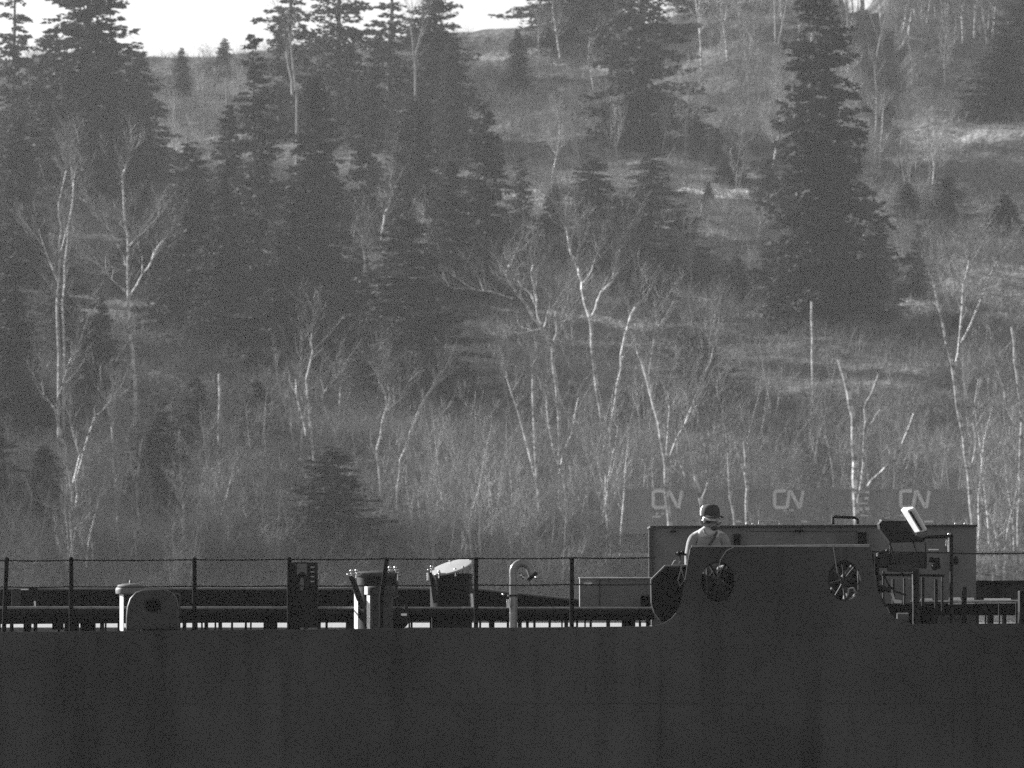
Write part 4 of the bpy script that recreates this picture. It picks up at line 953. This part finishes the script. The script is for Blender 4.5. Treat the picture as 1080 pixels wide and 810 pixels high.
b = MB(); b.tube([P(536, 632, 81.25), P(536.5, 641, 81.25)], .022, 10); b.ball(P(530.5, 627, 81.25), .014, n=8, m=6); b.build('drain_cock', M_met, gv, smooth=True)
b = MB(); b.lathe((P(538.3, 660, 81.2).x, 81.2, DECKZ), [(.008, 0), (.008, SZ(645, 81.2) - DECKZ)], 8); b.build('stay_rod', M_white, gv)
b = MB(); b.pbox(546, 550, 645, 664, 81.35, .1); b.build('pipe_saddle', M_black, ship)

# equipment box right of the gooseneck
eb = empty('equipment_box', P(648, 664, 82.6), 'low grey box with a pale left edge and a small round knob', parent=ship)
b = MB(); b.pbox(611.5, 687, 609.5, 640, 82.6, .8); b.build('box_body', M_paint2, eb, bevel=.008)
b = MB(); b.pbox(611, 688, 608.6, 609.8, 82.56, .88); b.build('box_lid', M_met, eb)
b = MB(); b.tube([P(616, 616.5, 82.5), P(619, 616.3, 82.5), P(624, 615.5, 82.52)], [.025, .026, .02], 12); b.build('knob', M_met, eb, smooth=True)
b = MB(); b.pbox(676, 687, 628, 640, 82.3, .2); b.build('box_step', M_black, eb, bevel=.006)
for px in (632,):
    b = MB(); b.pbox(px, px + .8, 611, 639, 82.592, .01); b.build('box_seam', M_paint, eb)

# black faceted drum guard at the end of the bulwark
dg = empty('drum_guard', P(705, 664, 80.25), 'black faceted plate guard with cut upper corner beside the bulwark', parent=ship)
b = MB(); b.pprism([(686.5, 612), (701.5, 597.3), (726, 597), (726, 640), (722, 648), (714, 655), (704, 658), (696, 654), (690, 646), (687, 636)], 80.2, .55); b.build('guard_body', M_black, dg, bevel=.012)
b = MB(); b.tube([P(686.5, 612, 80.2), P(701.5, 597, 80.2), P(726, 596.6, 80.2)], .012, 8); b.build('guard_edge', M_paint2, dg, smooth=True)
b = MB(); b.tube([P(709, 596, 80.15), P(711, 592, 80.15), P(713, 591, 80.15)], .008, 6); b.tube([P(716, 596, 80.15), P(718, 591, 80.15)], .008, 6)
b.tube([P(719, 597, 80.15), P(715, 612, 80.13), P(717, 618, 80.13), P(722, 612, 80.13), P(718, 598, 80.15)], .007, 6); b.build('strap', M_rope, dg, smooth=True)
b = MB(); b.ball(P(716, 584, 80.3), .03); b.ball(P(720, 583, 80.3), .024); b.tube([P(712, 583.5, 80.3), P(724, 585, 80.3)], .013, 8); b.tube([P(717, 585, 80.3), P(717, 598, 80.3)], .01, 8); b.build('lever_head', M_dark, dg, smooth=True)

# big locker behind the bulwark
lk = empty('deck_locker', P(858, 664, 83.6), 'long flat sided grey housing standing higher than the bulwark', parent=ship)
b = MB(); b.pprism([(687, 556), (1029.5, 554.5), (1029.5, 613), (1029.5, 660), (687, 660)], 83.6, 1.6); b.build('locker_body', M_paint2, lk, bevel=.006)
b = MB(); b.pprism([(685.5, 554.6), (860, 553.6), (1031, 553.2), (1031, 555.2), (860, 555.6), (685.5, 556.6)], 83.55, 1.72); b.build('locker_top', M_paint, lk, bevel=.004)
b = MB(); b.pbox(684.5, 688.5, 556.8, 640, 83.56, .05); b.build('corner_angle', M_paint, lk)
b = MB(); b.pbox(774, 781, 563, 577, 83.55, .04); b.pbox(905, 914, 561, 576, 83.55, .04); b.build('locker_recess', M_black, lk)
b = MB(); b.pbox(707, 713, 559.5, 561.5, 83.52, .07); b.pbox(839, 847, 558.5, 561, 83.52, .07); b.build('hinge', M_dark, lk, bevel=.004)
b = MB(); b.pbox(790, 905, 560, 560.6, 83.59, .01); b.build('locker_seam', M_paint, lk)
b = MB(); b.tube([P(800, 553, 83.8), P(800.5, 549.3, 83.8), P(821.5, 549.6, 83.8), P(822, 553, 83.8)], .007, 8); b.build('grab_handle', M_met, lk, smooth=True)
b = MB(); b.ball(P(788, 552.5, 83.7), .02); b.ball(P(794, 552.8, 83.7), .014); b.build('bolt', M_met, lk)
b = MB(); b.tube([P(878.5, 553, 83.8), P(878.5, 546, 83.8), P(881, 545, 83.8), P(902, 546, 83.8), P(904.5, 548, 83.8), P(904.5, 553, 83.8)], .018, 10); b.build('grab_handle', M_dark, lk, 'thick dark handle', smooth=True)
for px in (1003.5, 1013.5): 
    b = MB(); b.ball(P(px + 4.5, 552.5, 83.7), .018); b.build('bolt', M_met, lk)

# floodlight, panel board and console on the right
fp = empty('lamp_post', P(1003, 664, 80.6), 'dark right-angled post carrying the white floodlight', parent=ship)
b = MB(); a = P(1003.5, 664, 80.6); top = P(1003.5, 565.5, 80.6)
b.tube([(a.x, a.y, DECKZ), top], .020, 12); b.build('upright', M_dark, fp, smooth=True)
b = MB(); b.tube([top, P(976, 566.5, 80.6)], .020, 12); b.ball(top, .026); b.build('arm', M_dark, fp, smooth=True)
b = MB(); b.tube([P(1000.3, 567, 80.55), P(1000.3, 582, 80.55)], .010, 8); b.tube([P(998, 569, 80.55), P(997.5, 576, 80.55)], .007, 8); b.ball(P(1001, 563.5, 80.6), .018); b.build('cable_clip', M_met, fp, smooth=True)
fl = empty('floodlight', P(963, 563, 80.5), 'white tilted rectangular floodlight with a ribbed dark front', parent=ship)
def quadprism(pix, Y, d): return MB().pprism(pix, Y, d)
b = MB(); near = [(957, 538.5), (958, 537.6), (963.5, 535.6), (965.5, 537), (977, 558), (976.3, 559.6), (971.5, 561), (970, 560.5)]
far = [(950, 538), (953, 535.2), (962.5, 534.4), (965, 536), (977.5, 558), (976.8, 560), (969, 562.6), (965, 561.8)]
va = [P(a, b_, 80.45) for a, b_ in near] + [P(a, b_, 80.62) for a, b_ in far] + [P(a, b_, 80.78) for a, b_ in far]
fa = [tuple(range(8)), tuple(range(23, 15, -1))] + [(o_ + i, o_ + i + 8, o_ + (i + 1) % 8 + 8, o_ + (i + 1) % 8) for o_ in (0, 8) for i in range(8)]
b.add(va, fa); b.build('lamp_housing', M_white, fl, bevel=.006)
quadprism([(958.8, 539.5), (961, 538.8), (973, 559), (971.4, 559.8)], 80.44, .015).build('lamp_front', M_dark, fl)
quadprism([(962.5, 538.5), (964.5, 538), (975.8, 558), (974, 559)], 80.437, .015).build('lamp_glass', M_glass, fl)
b = MB(); b.tube([P(966, 564, 80.6), P(972, 566, 80.6), P(978, 564.5, 80.6), P(978, 560, 80.6)], .018, 10); b.build('bracket', M_paint2, fl, smooth=True)
co = empty('control_console', P(962, 664, 81.0), 'hooded control stand with a slanted dark panel, levers and a central column', parent=ship)
quadprism([(927, 552.5), (930.5, 548.2), (958, 547.5), (963, 563), (977, 564), (975, 571.5), (939, 572.3), (928, 558)], 80.9, .45).build('hood', M_dark, co, bevel=.01)
quadprism([(929.5, 547.8), (955, 547.2), (956, 549.2), (930, 549.6)], 80.87, .5).build('hood_lip', M_paint2, co)
b = MB(); b.tube([P(938, 572, 81.0), P(948, 602, 81.0)], .010, 8); b.tube([P(963, 572, 81.0), P(973, 600, 81.0)], .008, 8); b.tube([P(939, 572, 81.1), P(939, 600, 81.1)], .01, 8); b.tube([P(976, 572, 81.1), P(976, 600, 81.1)], .01, 8); b.build('strut', M_dark, co, smooth=True)
b = MB(); b.pbox(926, 978, 583, 599, 81.1, .35); b.pbox(937, 966, 596, 603, 80.95, .3); b.build('console_body', M_paint, co, bevel=.02)
b = MB(); b.tube([P(924, 592, 80.9), P(926, 585, 80.9), P(930, 582, 80.9), P(938, 581, 80.9)], .022, 10); b.tube([P(925, 590, 80.9), P(925, 605, 80.9), P(929, 612, 80.9)], .025, 10)
b.ball(P(936, 581, 80.85), .022); b.ball(P(927, 587, 80.85), .03); b.ball(P(930, 621, 80.9), .05, sz=.9); b.ball(P(937, 622, 80.9), .035)
b.build('lever_block', M_dark, co, smooth=True); b = MB(); b.tube([P(980, 590, 80.9), P(990, 592, 80.9)], .03, 10); b.ball(P(986, 598, 80.9), .04); b.tube([P(989, 588, 80.9), P(990, 600, 80.9)], .022, 10); b.build('lever_block', M_dark, co, smooth=True)
b = MB(); b.ball(P(1008, 591, 80.7), .035, sz=1.5); b.tube([P(1003.5, 591, 80.6), P(1008, 591, 80.7)], .015, 8); b.build('switch', M_dark, fp, smooth=True)
b = MB(); a = P(966, 664, 81.1); b.tube([(a.x, a.y, DECKZ), P(966, 600, 81.1)], .040, 14); b.build('column', M_dark, co, smooth=True)
b = MB(); b.tube([P(961.8, 603, 80.95), P(961.8, 634, 80.95)], .011, 8); b.ball(P(958.5, 610.5, 80.95), .012); b.pbox(979, 990, 579, 580.3, 80.9, .05); b.build('polished_rod', M_met, co, smooth=True)
b = MB(); b.tube([P(932, 606, 80.9), P(938, 618, 80.9), P(945, 624, 80.9), P(956, 628, 80.9)], .010, 8); b.tube([P(925, 600, 80.9), P(927, 628, 80.9), P(935, 640, 80.9)], .016, 8)
b.tube([P(966, 603, 80.9), P(957, 607, 80.9), P(950, 604, 80.9)], .008, 6); b.build('hose', M_dark, co, smooth=True)
quadprism([(939, 626), (942, 625), (944, 632), (951, 633), (951, 636.5), (943, 636)], 80.95, .05).build('pale_bracket', M_white, co)
for px in (931, 941, 953, 972, 986, 993):
    b = MB(); b.pbox(px, px + random.choice((2, 3, 4)), 604 + random.uniform(-3, 10), 662, 81.9, .06); b.build('stanchion', M_paint if px % 2 else M_dark, co, bevel=.004)
b = MB(); b.tube([P(930, 606, 81.8), P(996, 607, 81.8)], .016, 8); b.build('cross_bar', M_dark, co, smooth=True)
b = MB(); b.tube([P(946, 652, 81.6), P(958, 652, 81.6)], .06, 14); b.build('roller', M_paint2, co, smooth=True)
# right side coaming, pipes and stands
c2 = coam([(918, 613.5), (1300, 612.5)], 634, 84.5, 1.0, M_paint, 'right hand coaming with evenly spaced stays')
b = MB(); b.pbox(918, 1300, 612.3, 614.8, 84.4, .12); b.build('coaming_lip', M_dark, c2)
for px in (984, 1052, 1110): 
    b = MB(); b.pbox(px, px + 3, 615, 633, 84.42, .08); b.build('coaming_stay', M_dark, c2)
b = MB(); b.pbox(918, 1300, 636.5, 649, 82.8, .5); b.build('deck_beam', M_black, ship)
for xa, xb, ra, rb in ((1000, 1014, 630, 636), (1019, 1028, 630.3, 635.5), (1037, 1067, 631, 634.6), (970, 984, 631, 633.5)):
    b = MB(); q = [P(xa, rb, 82.3), P(xb, rb, 82.3), P(xb - 1, ra, 82.5), P(xa + 1, ra, 82.5)]; dn = Vector((0, 0, -.015))
    b.add(q + [v_ + dn for v_ in q], [(0, 1, 2, 3), (7, 6, 5, 4), (0, 4, 5, 1), (1, 5, 6, 2), (2, 6, 7, 3), (3, 7, 4, 0)]); b.build('white_plate', M_white, ship, 'white sunlit plate beside the slim pipe')
b = MB(); b.tube([P(960, 634.5, 82.3), P(1300, 632.5, 82.3)], .014, 10); pr_ = b.build('deck_pipe', M_met, ship, 'slim pale pipe right of the console', smooth=True)
for px in (1018, 1039.5, 1054, 1072, 1090):
    b = MB(); b.tube([P(px, 664, 81.6), P(px, 636, 81.6)], .010, 8); b.build('pipe_stand', M_dark, pr_)
b = MB(); b.pbox(1015, 1019.5, 619, 662, 81.7, .05); b.build('pipe_saddle', M_dark, ship)
b = MB(); b.pbox(1075.5, 1100, 623, 662, 81.2, .3); b.build('junction_box', M_black, ship, 'black box cut by the right edge of the view', bevel=.01)
for i in range(9):
    px = 950 + i * 15.5; b = MB(); b.pbox(px, px + random.choice((3, 5, 8)), 648, 690, 84.3, .3); b.build('coaming_foot', M_black, c2)
b = MB(); b.pprism([(934, 636), (985, 640), (985, 664), (950, 664), (940, 650)], 81.8, .3); b.build('winch_base', M_black, ship, bevel=.02)

# ------------------------------------------------------------------ the man behind the bulwark
YM = 80.75; SC = F / YM
M_shirt = mat('shirt', 0.25, 0.9, var=0.2, scale=7, bump=1.0, bscale=9)
M_skin = mat('skin', 0.50, 0.55, var=0.06, scale=20)
M_cap = mat('cap_cloth', 0.05, 0.9, bump=0.2); M_hair = mat('beard_hair', 0.05, 0.9, bump=0.6, bscale=60)
M_trs = mat('trousers', 0.06, 0.9, bump=0.3)
def skin(name, nodes, edges, m, parent, lvl=2, root=0):
    """nodes = [(Vector, rx, ry)] in world space; grown with a Skin modifier into one closed surface"""
    me = bpy.data.meshes.new(name); o0 = ORG[parent.name] if parent else Vector()
    me.from_pydata([tuple(p - o0) for p, *_ in nodes], edges, [])
    ob = bpy.data.objects.new('tmp', me); COL.objects.link(ob)
    md = ob.modifiers.new('s', 'SKIN'); md.use_smooth_shade = True
    for i, nd in enumerate(nodes):
        sv = me.skin_vertices[0].data[i]; sv.radius = (nd[1], nd[2] if len(nd) > 2 else nd[1]); sv.use_root = (i == root)
    s = ob.modifiers.new('u', 'SUBSURF'); s.levels = lvl; s.render_levels = lvl
    bpy.context.view_layer.update()
    r = bpy.data.meshes.new_from_object(ob.evaluated_get(bpy.context.evaluated_depsgraph_get())); bpy.data.objects.remove(ob)
    for p in r.polygons: p.use_smooth = True
    r.materials.clear(); r.materials.append(m)
    o = bpy.data.objects.new(name, r); COL.objects.link(o)
    if parent: o.parent = parent
    return o
def W(px, py, dy=0.0): return P(px, py, YM + dy)
man = empty('person', (P(748, 560, YM).x, YM, DECKZ + .012), 'man in a dark cap and light pullover leaning on the bulwark, looking right', 'person')
mx = P(748, 560, YM).x; fz = DECKZ + .012
pelvis = Vector((mx - .01, YM + .05, fz + .95)); chest = W(747, 580, .04); neckb = W(747, 562, .03); neck = W(748.5, 556, .02); head = W(750, 548.5, .0); crown_ = W(749.5, 539, .01)
def V3(x, y, z): return Vector((x, y, z))
Ls = W(731, 567.5, .02); Rs = W(764, 567.5, .04)
Le = W(726.5, 588, -.03); Re = W(768, 590, .0)
Lw = W(726, 603, -.12); Rw = W(765, 598, -.28)
nodes = [(pelvis, .15, .12), (chest, .17, .12), (neckb, .09, .08), (neck, .062, .062), (head, .102, .108), (crown_, .080, .088),
         (Ls, .065), (Le, .042), (Lw, .03), (Rs, .065), (Re, .042), (Rw, .03),
         (pelvis + V3(-.10, 0, -.10), .09), (pelvis + V3(-.12, -.02, -.48), .062), (pelvis + V3(-.12, .03, -.87), .04), (V3(pelvis.x - .13, YM - .09, fz + .04), .04),
         (pelvis + V3(.10, 0, -.10), .09), (pelvis + V3(.12, -.02, -.48), .062), (pelvis + V3(.12, .03, -.87), .04), (V3(pelvis.x + .14, YM - .09, fz + .04), .04)]
ed = [(0, 1), (1, 2), (2, 3), (3, 4), (4, 5), (2, 6), (6, 7), (7, 8), (2, 9), (9, 10), (10, 11), (0, 12), (12, 13), (13, 14), (14, 15), (0, 16), (16, 17), (17, 18), (18, 19)]
# hands: palm and five fingers each
def hand(w0, dirv, side, base_i):
    k = len(nodes); palm = w0 + dirv * .07; nodes.append((palm, .032, .018)); ed.append((base_i, k))
    acr = Vector((side, 0, 0)); dn = Vector((0, 0, -1))
    for j, (off, L) in enumerate(((-.028, .062), (-.010, .070), (.009, .066), (.027, .052))):
        a = palm + acr * off + dirv * .035; b_ = a + dirv * L * .55 + dn * .01; c_ = b_ + dirv * L * .25 + dn * L * .45
        i = len(nodes); nodes.extend([(a, .0095), (b_, .009), (c_, .0075)]); ed.extend([(k, i), (i, i + 1), (i + 1, i + 2)])
    i = len(nodes); t0 = palm - acr * .032 - dirv * .02; t1 = t0 - acr * .022 + dirv * .03 + dn * .008
    nodes.extend([(t0, .011), (t1, .0095)]); ed.extend([(k, i), (i, i + 1)])
hand(Lw, Vector((.25, -.75, -.25)).normalized(), 1, 8); hand(Rw, Vector((-.4, -.8, 0)).normalized(), -1, 11)
body = skin('body', nodes, ed, M_skin, man, 2)
# pullover: torso and sleeves in one surface
torso_low = pelvis + V3(0, 0, .02)
sn = [(torso_low, .185, .15), (chest + V3(0, 0, -.12), .185, .15), (chest, .20, .145), (W(747, 566, .03), .13, .11), (neckb, .095, .09),
      (W(738, 565, .03), .085), (Ls, .080), (Ls.lerp(Le, .5), .066), (Le, .056), (Le.lerp(Lw, .85), .042),
      (W(757, 565, .04), .085), (Rs, .080), (Rs.lerp(Re, .5), .066), (Re, .056), (Re.lerp(Rw, .85), .042)]
se = [(0, 1), (1, 2), (2, 3), (3, 4), (3, 5), (5, 6), (6, 7), (7, 8), (8, 9), (3, 10), (10, 11), (11, 12), (12, 13), (13, 14)]
skin('pullover', sn, se, M_shirt, man, 2)
tn = [(pelvis + V3(0, 0, .05), .17, .14), (pelvis + V3(-.10, 0, -.10), .11), (pelvis + V3(-.12, -.02, -.48), .08), (pelvis + V3(-.12, .03, -.82), .065),
      (pelvis + V3(.10, 0, -.10), .11), (pelvis + V3(.12, -.02, -.48), .08), (pelvis + V3(.12, .03, -.82), .065)]
skin('trousers', tn, [(0, 1), (1, 2), (2, 3), (0, 4), (4, 5), (5, 6)], M_trs, man, 1)
b = MB()
for s_ in (-1, 1): b.ball((pelvis.x + s_ * .135, YM - .03, fz + .06), .07, sx=.75, sy=1.9, sz=.85)
b.build('boots', M_black, man, smooth=True)
# head details; the face looks to the right and a little to the camera
FD = Vector((.66, -.75, 0)).normalized(); RD = Vector((.75, .66, 0))
def hp(f, r, u): return head + FD * f + RD * r + Vector((0, 0, u))
b = MB(); b.tube([hp(.095, 0, .03), hp(.115, 0, .0), hp(.132, 0, -.018), hp(.11, 0, -.028)], [.010, .014, .018, .010], 8); b.build('nose', M_skin, man, smooth=True)
b = MB(); b.tube([hp(.105, -.025, -.052), hp(.113, 0, -.052), hp(.105, .025, -.052)], .006, 6); b.build('mouth', M_hair, man, smooth=True)
for s_ in (-1, 1):
    b = MB(); b.ball(hp(.094, .034 * s_, .014), .012, n=10, m=6); b.build('eye', M_black, man, smooth=True)
    b = MB(); b.ball(hp(-.005, .098 * s_, -.005), .028, sx=.6, sy=.45, sz=1.1, n=10, m=8); b.build('ear', M_skin, man, smooth=True)
b = MB(); b.ball(hp(.060, 0, -.092), .044, sx=1.0, sy=.95, sz=.60); b.build('beard', M_hair, man, smooth=True)
b = MB(); b.ball(hp(-.060, 0, .010), .052, sx=.95, sy=.95, sz=.95); b.build('hair', M_hair, man, smooth=True)
b = MB(); cz = hp(-.012, 0, .064)
b.lathe(cz, [(.103, -.015), (.107, .0), (.107, .035), (.100, .070), (.078, .098), (.040, .113), (0, .116)], 28)
b.ball(cz + Vector((0, 0, .116)), .009, n=8, m=5); b.build('cap', M_cap, man, smooth=True)
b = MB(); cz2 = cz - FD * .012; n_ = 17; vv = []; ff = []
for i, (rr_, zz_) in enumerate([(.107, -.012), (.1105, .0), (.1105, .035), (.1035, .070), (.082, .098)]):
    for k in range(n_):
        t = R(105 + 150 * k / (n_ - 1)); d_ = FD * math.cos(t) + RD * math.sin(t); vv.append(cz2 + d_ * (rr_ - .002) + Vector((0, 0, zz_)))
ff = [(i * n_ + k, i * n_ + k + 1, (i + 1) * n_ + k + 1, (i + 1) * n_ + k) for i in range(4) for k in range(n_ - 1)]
b.add(vv, ff); b.build('cap_sunlit_back', M_white, man, 'sunlit back of the cap, put in as white', smooth=True)  # white shell added for the sun on the back of the cap
b = MB(); n_ = 13; vv = []; 
for lay in (0, -.008):
    for i in range(n_):
        t = R(-70 + 140 * i / (n_ - 1)); 
        for rr_ in (.092, .172 - .05 * abs(math.sin(t)) ** 2):
            d_ = FD * math.cos(t) + RD * math.sin(t); q = cz + d_ * rr_; q.z += -.002 - (rr_ - .095) * .28 + lay - .02 * abs(math.sin(t)) * (rr_ > .1); vv.append(q)
ff = []
for i in range(n_ - 1):
    a = 2 * i; o_ = 2 * n_
    ff += [(a, a + 1, a + 3, a + 2), (a + o_, a + 2 + o_, a + 3 + o_, a + 1 + o_), (a + 1, a + 1 + o_, a + 3 + o_, a + 3)]
b.add(vv, ff); b.build('cap_brim', M_cap, man, smooth=True)
b = MB(); b.tube([W(756, 561, -.075), W(753, 568, -.118), W(748, 575, -.13), W(741, 583, -.13)], .013, 8); b.build('shoulder_strap', M_cap, man, smooth=True)
b = MB(); b.tube([W(742, 559, -.05), W(744, 563, -.085), W(748.5, 566, -.105), (W(753, 563, -.09))], .012, 8); b.build('collar', M_shirt, man, smooth=True)

# ------------------------------------------------------------------ air
hz = bpy.data.materials.new('haze_air'); hz.use_nodes = True; nn = hz.node_tree.nodes; nn.remove(nn['Principled BSDF'])
pv = nn.new('ShaderNodeVolumePrincipled'); pv.inputs['Color'].default_value = (.9, .9, .9, 1); pv.inputs['Density'].default_value = HAZE_DENSITY; pv.inputs['Anisotropy'].default_value = 0.3
hz.node_tree.links.new(pv.outputs[0], nn['Material Output'].inputs['Volume'])
MB().box(-385, 385, -55, 1095, -4.0, 112).build('haze', hz, label='thin even haze in the air over water and hillside', kind='stuff')
